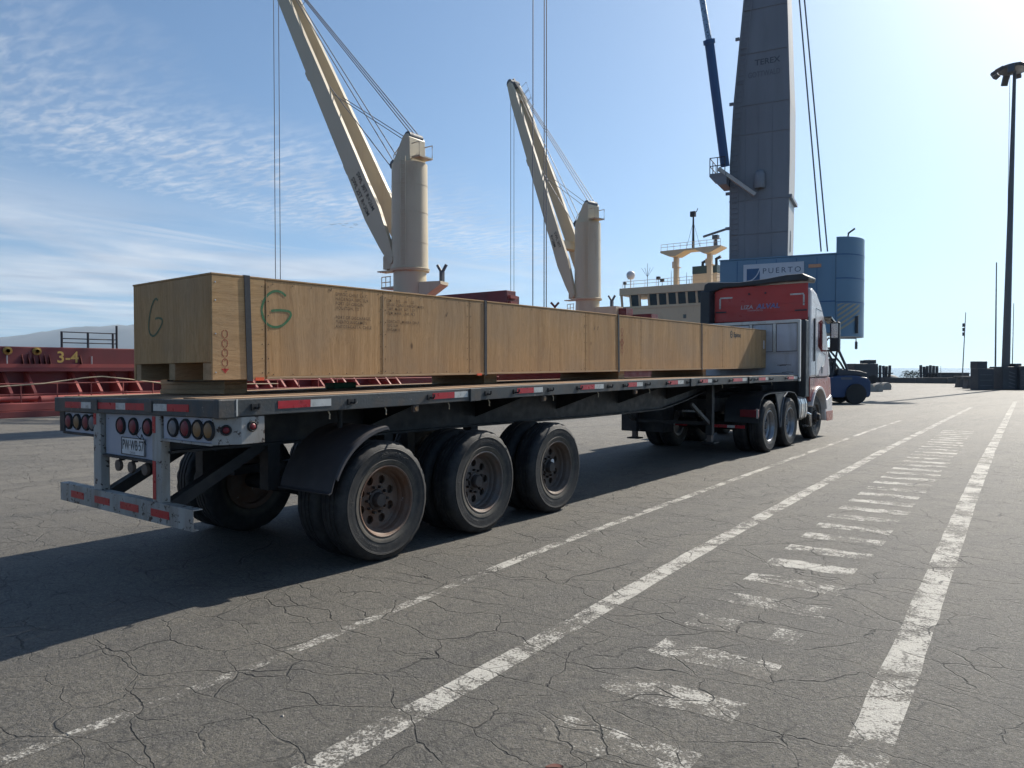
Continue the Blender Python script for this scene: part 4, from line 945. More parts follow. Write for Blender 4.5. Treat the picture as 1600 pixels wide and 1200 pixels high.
# folded hatch covers standing on edge before the first crane
fc = B().box(-52,-29.95,39.3,40.35,2.44,6.85).obj('folded_hatch_cover','ship_red',ship,bevel=.04)
B().box(-52,-30.35,40.42,41.3,2.44,6.6).obj('folded_hatch_cover','ship_red',ship,bevel=.04)
for z in (5.2,5.9,6.3): B().box(-29.95,-29.7,39.45,40.2,z,z+.2).obj('cover_hinge','ship_red_deck',fc)
# accommodation block and bridge
YB = 109.0; ZBR = 14.75
acc = B().box(SX0+5,SX1-3,YB+.5,126,.21,10.4).obj('accommodation_block','ship_cream',ship)
sup = B().box(SX0,SX1,YB,YB+7,8.6,11.75).obj('bridge_front','ship_cream',ship)
B().box(SX0-4.2,SX0-.02,YB+1.5,YB+7,8.6,10.6).obj('bridge_wing','ship_cream',ship)
B().box(SX0-.05,SX1+.05,YB-.14,YB-.002,11.35,11.52).obj('belt_ledge','ship_cream',sup)
B().box(SX0-.2,SX1+.2,YB-.6,YB+8,13.55,ZBR).obj('bridge_roof','ship_cream',ship,bevel=.06)
B().box(SX0+8,SX1-.6,YB+3.5,YB+6.5,11.755,13.545).obj('bridge_back_wall','ship_cream',ship)
nw = 19; wv = (SX1-SX0)/nw
for i in range(nw+1):
    x = SX0+i*wv; B().prism([(YB-.02,11.752),(YB+.22,11.752),(YB-.10,13.548),(YB-.35,13.548)],'x',x-.17,x+.17).obj('window_post','ship_cream',ship)
for i in range(nw):
    if i in (0,2): continue
    x0 = SX0+i*wv+.172; x1 = SX0+(i+1)*wv-.172
    B().prism([(YB+.08,11.76),(YB+.12,11.76),(YB-.22,13.54),(YB-.26,13.54)],'x',x0,x1).obj('bridge_window','glass_dark',ship)
for x in (-55.5,-48.2,-44.5,-40): B().box(x,x+.5,YB-.03,YB-.002,9.45,10.05).obj('porthole_window','glass_dark',sup)
rr_ = B()
for z in (15.35,15.85): rr_.tube([(SX0+.3,YB-.3,z),(SX1-.3,YB-.3,z)],.035,5)
for k in range(16): rr_.cyl((SX0+.3+k*2.0,YB-.3,ZBR),(SX0+.3+k*2.0,YB-.3,15.85),.035,n=5)
rr_.obj('roof_rail','ship_cream',ship)
DPX = 117.0
def sp(px, py, d=DPX): return at(px, py, d)
# radar mast: portal with two legs and platform
mast = B(); ms = []
yM = YB+3
def mx(px): return sp(px,500,DPX).x
def pz(py, d=DPX): return CAM_H+(575-py)*d/FPX
def onY(px, y):
    d = FW+RT*((px-800)/FPX); return y*d.x/d.y
for px in (1056,1108):
    x = onY(px,yM); mast.beam((x,yM,ZBR-.1),(x,yM,pz(397)),.75,.7,up=(0,1,0)); mast.beam((x-.6,yM,pz(415)),(x+.7,yM,pz(415)),.8,.12); mast.cyl((x-.5,yM-.3,pz(415)),(x-.5,yM-.3,pz(405)),.12,n=6)
    ms.append(x)
mast.prism([(onY(1036,yM),pz(388)),(onY(1130,yM),pz(388)),(onY(1130,yM),pz(390)),(onY(1112,yM),pz(398)),(onY(1103,yM),pz(398)),(onY(1090,yM),pz(391)),(onY(1074,yM),pz(391)),(onY(1060,yM),pz(398)),(onY(1050,yM),pz(398)),(onY(1036,yM),pz(391))],'y',yM-1.3,yM+1.3)
rm = mast.obj('radar_mast','ship_cream',ship,bevel=.05)
b = B(); x0, x1 = onY(1037,yM), onY(1129,yM)
for z in (.55,1.0): b.tube([(x0,yM-1.2,pz(388)+z),(x1,yM-1.2,pz(388)+z)],.035,5)
for k in range(10): x = x0+(x1-x0)*k/9; b.cyl((x,yM-1.2,pz(388)),(x,yM-1.2,pz(388)+1.0),.035,n=5)
b.obj('mast_rail','ship_cream',rm)
x = onY(1082,yM); b = B(); b.cyl((x,yM,pz(388)),(x,yM,pz(330)),.24,.12,n=8); b.box(x-.45,x+.35,yM-.3,yM+.3,pz(337),pz(329)); b.tube([(x,yM,pz(330)),(x+.5,yM,pz(330)),(x+.75,yM,pz(325))],.07,5)
for s_ in (-1,1): b.tube([(x,yM,pz(345)),(x+s_*1.2,yM,pz(387))],.025,4)
b.obj('signal_mast','black_rail',rm)
x = onY(1117,yM); b = B(); b.cyl((x,yM,pz(388)),(x,yM,pz(376)),.35,.25,n=8); b.beam((x-1.9,yM-.4,pz(378)+.7),(x+1.9,yM+.4,pz(361)),.35,.3); b.box(x-.45,x+.45,yM-.4,yM+.4,pz(376),pz(370)); b.obj('radar_scanner','box_grey',rm)
for px,py,r in ((985,424,.72),(976,436,.30)):
    x = onY(px,YB+1); b = B(); zc = pz(py); b.cyl((x,YB+1,ZBR),(x,YB+1,zc-.4*r),.09,n=6); b.lathe([(.001,-.9*r),(.6*r,-.85*r),(.9*r,-.4*r),(r,.1*r),(.9*r,.6*r),(.55*r,.95*r),(.001,1.1*r)],(x,YB+1,zc),'z',16)
    b.obj('satellite_dome','white_decal' if r > .5 else 'box_grey',ship,smooth=50)
for px,py in ((1011,405),(1028,428),(1034,432),(1048,420),(1072,425),(1076,436)):
    x = onY(px,YB+2); b = B(); b.cyl((x,YB+2,ZBR),(x,YB+2,pz(py)),.06,.03,n=5)
    if px == 1011:
        for dx in (-1.1,-.5,.5,1.1): b.tube([(x,YB+2,pz(427)),(x+dx,YB+2,pz(412))],.025,4)
    elif px in (1028,1034): b.box(x-.25,x+.25,YB+1.7,YB+2.3,pz(py)-.5,pz(py))
    b.obj('antenna','black_rail' if px in (1028,1034,1076) else 'box_grey',ship)
fx0,fx1 = onY(1088,YB+14), onY(1126,YB+14)
fu = B().box(fx0,fx1,YB+12,YB+16,10.4,pz(428,127)).obj('funnel','ship_cream',ship,bevel=.1); B().box(fx0,fx1,YB+12,YB+16,pz(428,127)+.01,pz(416,127)).obj('funnel_top','funnel_green',fu)
for px,py in ((1097,410),(1118,406)): x = onY(px,YB+13); B().tube([(x,YB+13,pz(418,127)),(x,YB+13,pz(py,127)),(x+.8,YB+13,pz(py-3,127))],.28,8).obj('exhaust_pipe','black_rail',fu)
# clutter along the ship side between the cranes
for i,(px,py,w,h) in enumerate(((947,479,1.2,.9),(960,482,1.4,.6),(998,491,1.5,.4))):
    p = at(px,py,78); B().box(p.x-w,p.x+w,p.y,p.y+1.5,2.43,p.z).obj('deck_locker','ship_red' if i else 'ship_cream',ship)

# ---- deck cranes
def deck_crane(sbk, stk, ties, loc, head, base_z, pil_top, r, el, length, foot_z, label, ropes_to, word):
    """ship crane: round pillar, house with sloping cap, twin-girder jib with luffing ropes"""
    cx, cy = loc; h = Vector((math.cos(head),math.sin(head),0)); s_ = Vector((-h.y,h.x,0))
    if s_.y > 0: s_ = -s_                      # s_ points towards the quay camera side (-Y)
    c = thing('deck_crane', (cx,cy,.2), label, 'crane', 'cream deck cranes of the ship')
    zt = pil_top
    b = B(); b.lathe([(r*.90,.21),(r*.90,base_z-.05),(r*1.06,base_z-.04),(r*1.10,base_z+.15),(r*1.02,base_z+.2)],(cx,cy,0),'z',36); b.obj('pedestal','crane_cream',c,smooth=40)
    b = B(); b.lathe([(r*1.02,base_z+.201),(r,base_z+.6),(r*.97,zt),(.01,zt)],(cx,cy,0),'z',40); b.obj('pillar','crane_cream',c,smooth=40)
    pil_r = lambda z: r*(1.0-.03*(z-base_z)/(zt-base_z))+.012
    for z in (base_z+2.2,base_z+4.6,base_z+6.8): B().lathe([(pil_r(z)-.02,-.03),(pil_r(z)+.006,-.03),(pil_r(z)+.006,.03),(pil_r(z)-.02,.03)],(cx,cy,z),'z',40).obj('plate_seam','crane_cream',c,smooth=40)
    la = -RT.copy()*.2-FW; la.z = 0; la.normalize(); lt = Vector((-la.y,la.x,0)); b = B()
    for sg in (-.2,.2): b.tube([Vector((cx,cy,base_z+.3))+la*(r+.16)+lt*sg,Vector((cx,cy,zt+.3))+la*(r+.14)+lt*sg],.03,4)
    for k in range(int((zt-base_z)/.35)): b.tube([Vector((cx,cy,base_z+.5+k*.35))+la*(r+.15)-lt*.2,Vector((cx,cy,base_z+.5+k*.35))+la*(r+.15)+lt*.2],.022,4)
    b.obj('pillar_ladder','crane_cream',c)
    # sloping cap housing the sheaves
    O = Vector((cx,cy,0)); b = B(); prof = [(-.72*r,0),(-.66*r,.14*r),(.06*r,1.36*r),(.20*r,1.52*r),(.46*r,1.52*r),(.58*r,1.30*r),(.62*r,0)]
    vs = []
    for sg in (-.62*r,.62*r):
        for q,z in prof: vs.append(O-h*q+s_*sg+Vector((0,0,zt+z-.02)))
    n = len(prof); b.add(vs,[tuple(range(n)),tuple(range(2*n-1,n-1,-1))]+[(i,n+i,n+(i+1)%n,(i+1)%n) for i in range(n)])
    cap = b.obj('crane_head','crane_cream',c,bevel=.05)
    b = B(); q = O-h*(.33*r)+Vector((0,0,zt+1.42*r)); b.cyl(q-s_*.5*r,q+s_*.5*r,.24*r,n=16); b.obj('rope_sheave','box_grey',cap,smooth=40); b = B(); q2 = O+h*(.88*r)+Vector((0,0,zt+.10*r)); b.cyl(q2-s_*.4*r,q2+s_*.4*r,.26*r,n=16); b.obj('rope_sheave','box_grey',cap,smooth=40)
    # service platform behind the head
    b = B(); pb = O-h*(.66*r); 
    for a_ in (-.5*r,.5*r):
        b.tube([pb+s_*a_+Vector((0,0,zt+.25*r)),pb-h*.55*r+s_*a_+Vector((0,0,zt+.25*r)),pb-h*.55*r+s_*a_+Vector((0,0,zt+.95*r)),pb+s_*a_+Vector((0,0,zt+.95*r))],.05,5)
    b.beam(pb+Vector((0,0,zt+.22*r)),pb-h*.6*r+Vector((0,0,zt+.22*r)),r*1.0,.12); b.obj('head_platform','crane_cream',cap)
    b = B(); b.tube([O+h*.7*r+s_*.5*r+Vector((0,0,zt)),O+h*.7*r+s_*.5*r+Vector((0,0,zt+.8)),O+h*.1*r+s_*.5*r+Vector((0,0,zt+1.1*r))],.04,5); b.obj('head_rail','crane_cream',cap)
    # jib
    d = h*math.cos(el)+Vector((0,0,math.sin(el))); nrm = -h*math.sin(el)+Vector((0,0,math.cos(el)))   # nrm: upper side of the jib
    F = O+h*(.55*r)+Vector((0,0,foot_z)); T_ = F+d*length; sb, st = sbk*r, stk*r
    def web(sg):
        b = B(); st_ = [(0,.36),(.05,.62),(.14,.92),(.22,.86),(.6,.76),(.92,.62),(1,.34)]; vs = []
        for k,hw in st_:
            p = F+d*length*k+s_*sg*(sb+(st-sb)*k)
            for ss,hh in ((-1,-1),(1,-1),(1,1),(-1,1)): vs.append(p+s_*ss*.16+nrm*hh*hw)
        m = 4*(len(st_)-1); b.add(vs,[(4*i+e,4*i+(e+1)%4,4*i+4+(e+1)%4,4*i+4+e) for i in range(len(st_)-1) for e in range(4)]+[(3,2,1,0),(m,m+1,m+2,m+3)])
        return b.obj('jib_girder','crane_cream',c)
    g1 = web(1); g2 = web(-1)
    for k in ties: 
        p = F+d*length*k; w = sb+(st-sb)*k; B().beam(p-s_*w+nrm*.0,p+s_*w+nrm*.0,1.1,.5,up=nrm).obj('jib_tie','crane_cream',c)
    b = B(); b.cyl(T_-s_*st*1.1,T_+s_*st*1.1,.5,n=16); b.beam(T_-s_*st,T_+d*.9-s_*st*.4,.25,.35,up=nrm); b.obj('jib_head','box_grey',c,smooth=40)
    for k in (.30,.62): p = F+d*length*k+s_*(sb+(st-sb)*k)-nrm*.62; B().beam(p-d*.5,p+d*.4,.30,.55,up=nrm).obj('sheave_bracket','crane_cream',g1)
    b = B(); p = F+s_*sb; b.cyl(p-s_*.3,p+s_*.25,.32,n=16); b.obj('jib_pivot','crane_cream',g1,smooth=40)
    for sg in (1,-1): p = O+s_*sg*(sb*.80)+Vector((0,0,foot_z)); B().beam(p-h*.2,p+h*.9*r,.35,1.3).obj('pivot_bracket','crane_cream',c)
    # lettering on the near girder
    k = .17; p = F+d*length*k+s_*(sb+(st-sb)*k+.175)
    uu = nrm if (d.cross(nrm)).dot(s_) > 0 else -nrm; rr = d if (d.cross(uu)).dot(s_) > 0 else -d
    rd = -d; ru = rd.cross(s_)*-1
    if rd.cross(ru).dot(s_) < 0: ru = -ru
    b = B(); b.text(word[0],.55,p+ru*.15+d*3.0,rd,ru,1.0,bold=.01); b.text(word[1],.55,p-ru*.55+d*3.0,rd,ru,1.0,bold=.01); b.obj('load_mark','ship_text',g1)
    # luffing and hoisting wires
    b = B()
    topS = O-h*(.30*r)+Vector((0,0,zt+1.68*r)); lowS = O+h*(.95*r)+Vector((0,0,zt+.32*r))
    for sg in (-.35,.0,.35): b.tube([topS+s_*sg*r,T_+nrm*.5+s_*sg*.5],.045,5)
    for sg in (-.3,.3): b.tube([lowS+s_*sg*r,F+d*length*.93+nrm*.6+s_*sg*.6],.045,5)
    b.tube([lowS+s_*.5*r-Vector((0,0,.5)),F+d*length*.55+nrm*.7+s_*sb*.5],.045,5)
    for sg in (-.5,.4): b.tube([O-h*.1*r+Vector((0,0,zt+1.2*r))+s_*sg*r,F+d*length*.52+nrm*.7+s_*sg*sb],.035,5)
    b.obj('luffing_wires','wire_rope',c)
    b = B()
    for sg in (-.5,.5):
        q = T_+s_*sg*.55+h*.2; b.tube([q,Vector((q.x,q.y,ropes_to))],.036,5)
    b.obj('hoist_wires','wire_rope',c)
    # handrails near the tip, access platform round the pedestal
    b = B()
    for k in (.86,.90,.94):
        p = F+d*length*k+nrm*.6-s_*st; b.tube([p,p+nrm*1.0,p+nrm*1.0+d*length*.035,p+d*length*.035],.03,4)
    b.obj('jib_hoop','box_grey',g2)
    b = B(); z0 = base_z-1.25
    b.beam(O+h*.7*r+Vector((0,0,z0)),O+h*1.75*r+Vector((0,0,z0)),1.5,.16)
    for a_ in (-.7,.7):
        for zz_ in (.45,.9): b.tube([O+h*1.0*r+s_*a_+Vector((0,0,z0+zz_)),O+h*1.72*r+s_*a_+Vector((0,0,z0+zz_))],.04,4)
        for q_ in (1.05,1.4,1.72): b.cyl(O+h*q_*r+s_*a_+Vector((0,0,z0)),O+h*q_*r+s_*a_+Vector((0,0,z0+.9)),.04,n=5)
    b.obj('access_platform','crane_cream',c)
    b = B(); e = -h*.8+RT*.6; e.z = 0; e.normalize(); ee = Vector((-e.y,e.x,0))
    b.add([O+e*.8*r+ee*.7+Vector((0,0,z0-1.2)),O+e*.8*r-ee*.7+Vector((0,0,z0-1.2)),O+e*2.1*r+ee*.7+Vector((0,0,z0+.05)),O+e*2.1*r-ee*.7+Vector((0,0,z0+.05)),O+e*.8*r+ee*.7+Vector((0,0,z0+.3)),O+e*.8*r-ee*.7+Vector((0,0,z0+.3)),O+e*2.1*r+ee*.7+Vector((0,0,z0+.3)),O+e*2.1*r-ee*.7+Vector((0,0,z0+.3))],[(0,1,3,2),(4,6,7,5),(0,4,5,1),(2,3,7,6),(0,2,6,4),(1,5,7,3)])
    jr = b.obj('jib_rest_bracket','crane_cream',c)
    b = B(); q = O+e*1.95*r+Vector((0,0,z0+.3)); b.beam(q,q+Vector((0,0,.8)),.3,.3,up=(1,0,0)); b.beam(q+Vector((0,0,.7)),q-ee*0-e*.4+Vector((0,0,1.35)),.16,.2); b.beam(q+Vector((0,0,.7)),q+e*.4+Vector((0,0,1.35)),.16,.2); b.obj('cradle_fork','box_grey',jr)
    b = B(); b.box(-.4,.4,-.4,.4,0,1.1); q = O+h*1.28*r+s_*.4+Vector((0,0,base_z+.25)); b.map(lambda x,y,z:(q.x+x,q.y+y,q.z+z)); b.obj('control_box','crane_cream',c,bevel=.04)
    b = B(); b.beam(O+h*r+s_*.3+Vector((0,0,base_z+.12)),O+h*2.0*r+s_*.3+Vector((0,0,base_z+.12)),1.0,.1); b.obj('step_platform','crane_cream',c)
    return c
deck_crane(.80, .42, (.93,), (-42.6,43.0), math.pi, 9.45, 18.0, 1.48, R(60), 33.0, 10.3, 'nearer cream deck crane with jib raised out of the top of the picture', 3.0, ('SWL 30T R=26M','SWL 25T R=30M'))
deck_crane(1.0, .42, (.22,.93), (-44.2,73.4), math.atan2(.227,-.974), 9.45, 18.2, 1.52, R(66), 30.6, 10.0, 'farther cream deck crane with jib tip in view, beside the ship bridge', 3.0, ('SWL 30T','R=28M'))
for k in range(2):
    p = at(867,481,82+k*.5); B().tube([p+Vector((0,0,-.6)),p+Vector((0,0,.1)),p+RT*(.45 if k else -.45)+Vector((0,0,.6))],.13,6).obj('fork_post','ship_red',ship)

# ================================================================== MOBILE HARBOUR CRANE
U = Vector((.985,.174,0)); NV = Vector((.174,-.985,0)); KO = Vector((-14.6,45.6,0))
mhc = thing('mobile_harbour_crane', KO, 'huge mobile harbour crane with grey tower and blue machinery house behind the truck', 'crane')
def K(u, v, z): return KO+U*u-NV*v+Vector((0,0,z))     # u to the right along the house front, v to the rear
def kbox(b, u0, u1, v0, v1, z0, z1):
    b2 = B().box(u0,u1,v0,v1,z0,z1); b2.map(lambda x,y,z: K(x,y,z)); return b.add(b2.v,b2.f)
def kob(name, mat, *a, par=None, bevel=None): b = B(); kbox(b,*a); return b.obj(name, mat, par or mhc, bevel=bevel)
kob('chassis','crane_blue',-2.4,2.4,-1.2,7,1.3,2.9,bevel=.05)
for u in (-2.0,2.0):
    for v in (-.6,1.0,2.6,4.2,5.8): B().cyl(K(u-.5,v,.75),K(u+.5,v,.75),.75,n=20).obj('road_wheel','rubber',mhc,smooth=40)
B().cyl(K(-.3,2.3,2.9),K(-.3,2.3,3.7),2.0,n=28).obj('slew_ring','steel_grey',mhc,smooth=40)
hs = kob('machinery_house','crane_blue',-2.95,3.75,.0,4.6,3.7,8.35,bevel=.05)
b = B()
for u in (-1.9,-.75,.4,1.55,2.7): kbox(b,u,u+.03,-.025,-.002,3.8,8.25)
kbox(b,2.75,3.72,-.03,-.002,5.55,5.62); b.obj('panel_seam','crane_blue_deep',hs)
kob('roof_edge','crane_blue',-2.98,3.78,-.03,4.63,8.352,8.42,par=hs)
sg_ = kob('name_board','sign_white',-1.5,2.0,-.09,-.03,6.2,8.02,par=hs)
def KF(u, z, v=-.094): return K(u,v,z)
kob('logo_square','sign_blue',-1.30,-.52,-.096,-.0905,6.95,7.75,par=sg_)
sw = [(0,.02),(.18,.04),(.36,.14),(.52,.30),(.64,.50),(.74,.76)]
B().stroke(smooth(sw),.06,KF(-1.26,6.98,-.10),U,(0,0,1)).obj('logo_curve','sign_white',sg_)
B().text('PUERTO',.46,KF(-.38,7.42),U,(0,0,1),1.05,space=1.35).obj('board_lettering','sign_ink',sg_)
B().text('ANGAMOS',.46,KF(-.38,6.72),U,(0,0,1),1.05,space=1.15).obj('board_lettering','sign_ink',sg_)
kob('maker_badge','orange_badge',2.25,2.95,-.05,-.003,7.62,7.82,par=hs)
b = B(); nn = 20; vs = []
for z in (3.5,9.35):
    for k in range(nn+1):
        a = -math.pi/2+math.pi*k/nn; vs.append(K(3.76+1.45*math.cos(a),2.1+2.1*math.sin(a),z+(0 if z < 5 else .0)))
b.add(vs,[(i,i+1,nn+2+i,nn+1+i) for i in range(nn)]+[tuple(range(nn,-1,-1)),tuple(range(nn+1,2*nn+2)),(0,nn+1,2*nn+1,nn)])
ct = b.obj('counterweight','crane_blue',mhc,smooth=35)
b = B()
for z in (5.5,6.9,8.3):
    vs = []
    for zz_ in (z,z+.05):
        for k in range(nn+1): a = -math.pi/2+math.pi*k/nn; vs.append(K(3.76+1.465*math.cos(a),2.1+2.118*math.sin(a),zz_))
    b.add(vs,[(i,i+1,nn+2+i,nn+1+i) for i in range(nn)])
b.obj('weight_seam','crane_blue_deep',ct)
b = B()
for i in range(6):
    z = 3.75+i*.30; vs = []
    for k in range(7):
        a = -math.pi/2+math.pi*(.02+k*.05); zz_ = z+k*.16
        for dz in (0,.14): vs.append(K(3.76+1.462*math.cos(a),2.1+2.114*math.sin(a),min(5.45,zz_+dz)))
    b.add(vs,[(2*q,2*q+2,2*q+3,2*q+1) for q in range(6)])
b.obj('hazard_stripe','hazard_yellow',ct)
kob('ladder_slot','plastic_black',4.80,4.95,.55,.85,3.7,4.7,par=ct)
B().tube([K(4.3,1.2,9.35),K(4.35,1.2,9.7),K(4.7,1.2,9.95)],.06,5).obj('weight_lamp','plastic_black',ct)
# tower: tapered box, kinked on its right-hand side
ZT = [(8.4,-2.50,.98,0,3.0),(14.5,-2.50,1.06,0,3.1),(18.0,-2.32,1.05,0,3.2),(27.5,-1.50,.72,.15,2.6),(36,-1.15,.45,.3,2.2)]
b = B(); vs = []
for z,u0,u1,v0,v1 in ZT: vs += [K(u0,v0+.6,z),K(u1,v0+.6,z),K(u1,v1+.6,z),K(u0,v1+.6,z)]
m = 4*(len(ZT)-1); b.add(vs,[(4*i+e,4*i+(e+1)%4,4*i+4+(e+1)%4,4*i+4+e) for i in range(len(ZT)-1) for e in range(4)]+[(3,2,1,0),(m,m+1,m+2,m+3)])
tw = b.obj('tower','steel_grey',mhc,bevel=.03)
b = B(); vs = []
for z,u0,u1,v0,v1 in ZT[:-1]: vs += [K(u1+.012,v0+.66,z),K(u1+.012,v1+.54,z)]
b.add(vs,[(2*i,2*i+1,2*i+3,2*i+2) for i in range(len(ZT)-2)]); b.obj('tower_sunlit_side','steel_side',tw)  # paler sheet: the right face's grazing sunlight put into the colour
kob('tower_flange','steel_grey',.99,1.22,.55,3.8,12.05,12.25,par=tw); kob('tower_seam','steel_grey',-2.52,1.07,.56,.598,12.1,12.16,par=tw)
kob('side_door','plastic_black',1.02,1.035,1.6,1.9,8.9,10.2,par=tw)
def TF(u, z):
    v = lerp([(q[0],q[3]) for q in ZT],z)+.6-.012; return K(u,v,z)
B().text('TEREX',.50,TF(-1.02,20.4),U,(0,0,1),bold=.015,width=1.50).obj('tower_lettering','tower_ink',tw)
B().text('GOTTWALD',.48,TF(-1.42,19.68),U,(0,0,1),bold=.005,width=1.90).obj('tower_lettering','tower_ink_faint',tw)
for z in (10.4,12.6,13.4,18.2,22.2): u = lerp([(q[0],q[1]) for q in ZT],z); kob('lifting_lug','steel_grey',u-.26,u-.02,.7,.82,z,z+.18,par=tw)
for z in (15.0,17.2,19.4,21.6): u = lerp([(q[0],q[1]) for q in ZT],z); kob('cable_clip','steel_grey',u+.1,u+.5,.56,.598,z,z+.05,par=tw)
B().lathe([(.30,0),(.34,.1),(.34,.85),(.2,1.1),(.001,1.15)],K(.0-.65,.45,12.75),'z',16).obj('service_hatch','steel_grey',tw,smooth=50)
b = B()
for z0,z1 in ((8.5,14.4),(14.4,18.0),(18.0,27.4)):
    ua, ub = lerp([(q[0],q[1]) for q in ZT],z0), lerp([(q[0],q[1]) for q in ZT],z1)
    for du in (.12,.55): b.tube([TF(ua+du,z0)+NV*.10,TF(ub+du,z1)+NV*.10],.025,4)
zz_ = 8.7
while zz_ < 27.2:
    u_ = lerp([(q[0],q[1]) for q in ZT],zz_); b.tube([TF(u_+.12,zz_)+NV*.10,TF(u_+.55,zz_)+NV*.10],.018,4); zz_ += .33
b.obj('tower_ladder','steel_grey',tw)
for z in (10.0,16.2,18.0,21.2,23.9):
    ua, ub = lerp([(q[0],q[1]) for q in ZT],z), lerp([(q[0],q[2]) for q in ZT],z); b = B(); b.tube([TF(ua+.02,z)+NV*.004,TF(ub-.02,z)+NV*.004],.022,4); b.obj('weld_seam','steel_grey',tw)
for u in (-1.55,-.75,.05): B().tube([TF(u,8.5)+NV*.002,TF(u,17.9)+NV*.002],.014,4).obj('stiffener_seam','steel_grey',tw)
# platform, luffing cylinder, jib
pf = kob('cylinder_platform','steel_grey',-3.55,-2.51,-.4,1.6,13.6,13.78); 
b = B()
for z in (14.25,14.75): b.tube([K(-2.6,-.38,z),K(-3.52,-.38,z),K(-3.52,1.5,z)],.03,5)
for u,v in ((-2.6,-.38),(-3.05,-.38),(-3.52,-.38),(-3.52,.5),(-3.52,1.5)): b.cyl(K(u,v,13.78),K(u,v,14.75),.03,n=5)
b.obj('platform_rail','plastic_black',pf)
b = B(); b.add([K(-3.5,-.38,13.6),K(-2.51,-.38,13.6),K(-2.51,-.38,13.05),K(-3.0,-.38,13.05),K(-3.5,1.5,13.6),K(-2.51,1.5,13.6),K(-2.51,1.5,13.05),K(-3.0,1.5,13.05)],[(0,1,2,3),(7,6,5,4),(0,3,7,4),(1,5,6,2),(3,2,6,7),(0,4,5,1)]); b.obj('platform_bracket','steel_grey',pf)
B().beam(K(-3.0,-.42,14.05),K(-.9,.25,12.35),.22,.22).obj('platform_brace','steel_side',pf)
A_ = K(-2.72,.3,14.3); JH = Vector((-.80,.60,0)).normalized()
c1 = at(1108,65,44.6); c2 = at(1090,-45,45.6)
B().cyl(A_,c1,.28,.28,n=20).obj('luffing_cylinder','crane_blue_deep',mhc,smooth=40); B().cyl(c1,c2+(c2-c1)*.35,.18,.18,n=16).obj('cylinder_rod','rod_chrome',mhc,smooth=40)
b = B(); q0 = c1-(c1-A_).normalized()*.15; b.cyl(q0,c1+(c1-A_).normalized()*.1,.35,n=20); b.obj('cylinder_collar','crane_blue_deep',mhc,smooth=40)
JF = K(-1.6,.2,27.2); JT = Vector((-43.2,62.4,50.0)); dj = (JT-JF).normalized(); sj = dj.cross(Vector((0,0,1))).normalized(); uj = sj.cross(dj)
b = B()
for ss in (-1,1):
    for hh in (-1,1): b.tube([JF+sj*ss*.9+uj*hh*.4,JF+dj*6+sj*ss*.9+uj*hh*.9,JT+sj*ss*.5+uj*hh*.5],.14,6)
Lj = (JT-JF).length
for k in range(14):
    p = JF+dj*(2+k*2.2); p2 = p+dj*2.2
    for ss in (-1,1): b.tube([p+sj*ss*.85+uj*.75,p2+sj*ss*.85-uj*.75],.07,5); b.tube([p+sj*ss*.85-uj*.75,p-sj*ss*.85-uj*.75],.07,5); 
    b.tube([p+sj*.85+uj*.75,p2-sj*.85+uj*.75],.07,5)
jb = b.obj('lattice_jib','crane_blue',mhc)
b = B()
for px in (832.5,850,853.5):
    q = at(px,470,75.5); b.tube([Vector((q.x,q.y,JT.z-.3)),Vector((q.x,q.y,6))],.055,5)
b.obj('hoist_ropes','wire_rope',jb)
b = B()
for px0,px1,y1 in ((1249,1283,393),(1257,1293,393)):
    a0 = at(px0,0,44.6); a1 = at(px1,y1,44.9); b.tube([a1,a0,a0+(a0-a1)*.45],.045,5)
b.obj('winch_ropes','wire_rope',mhc)

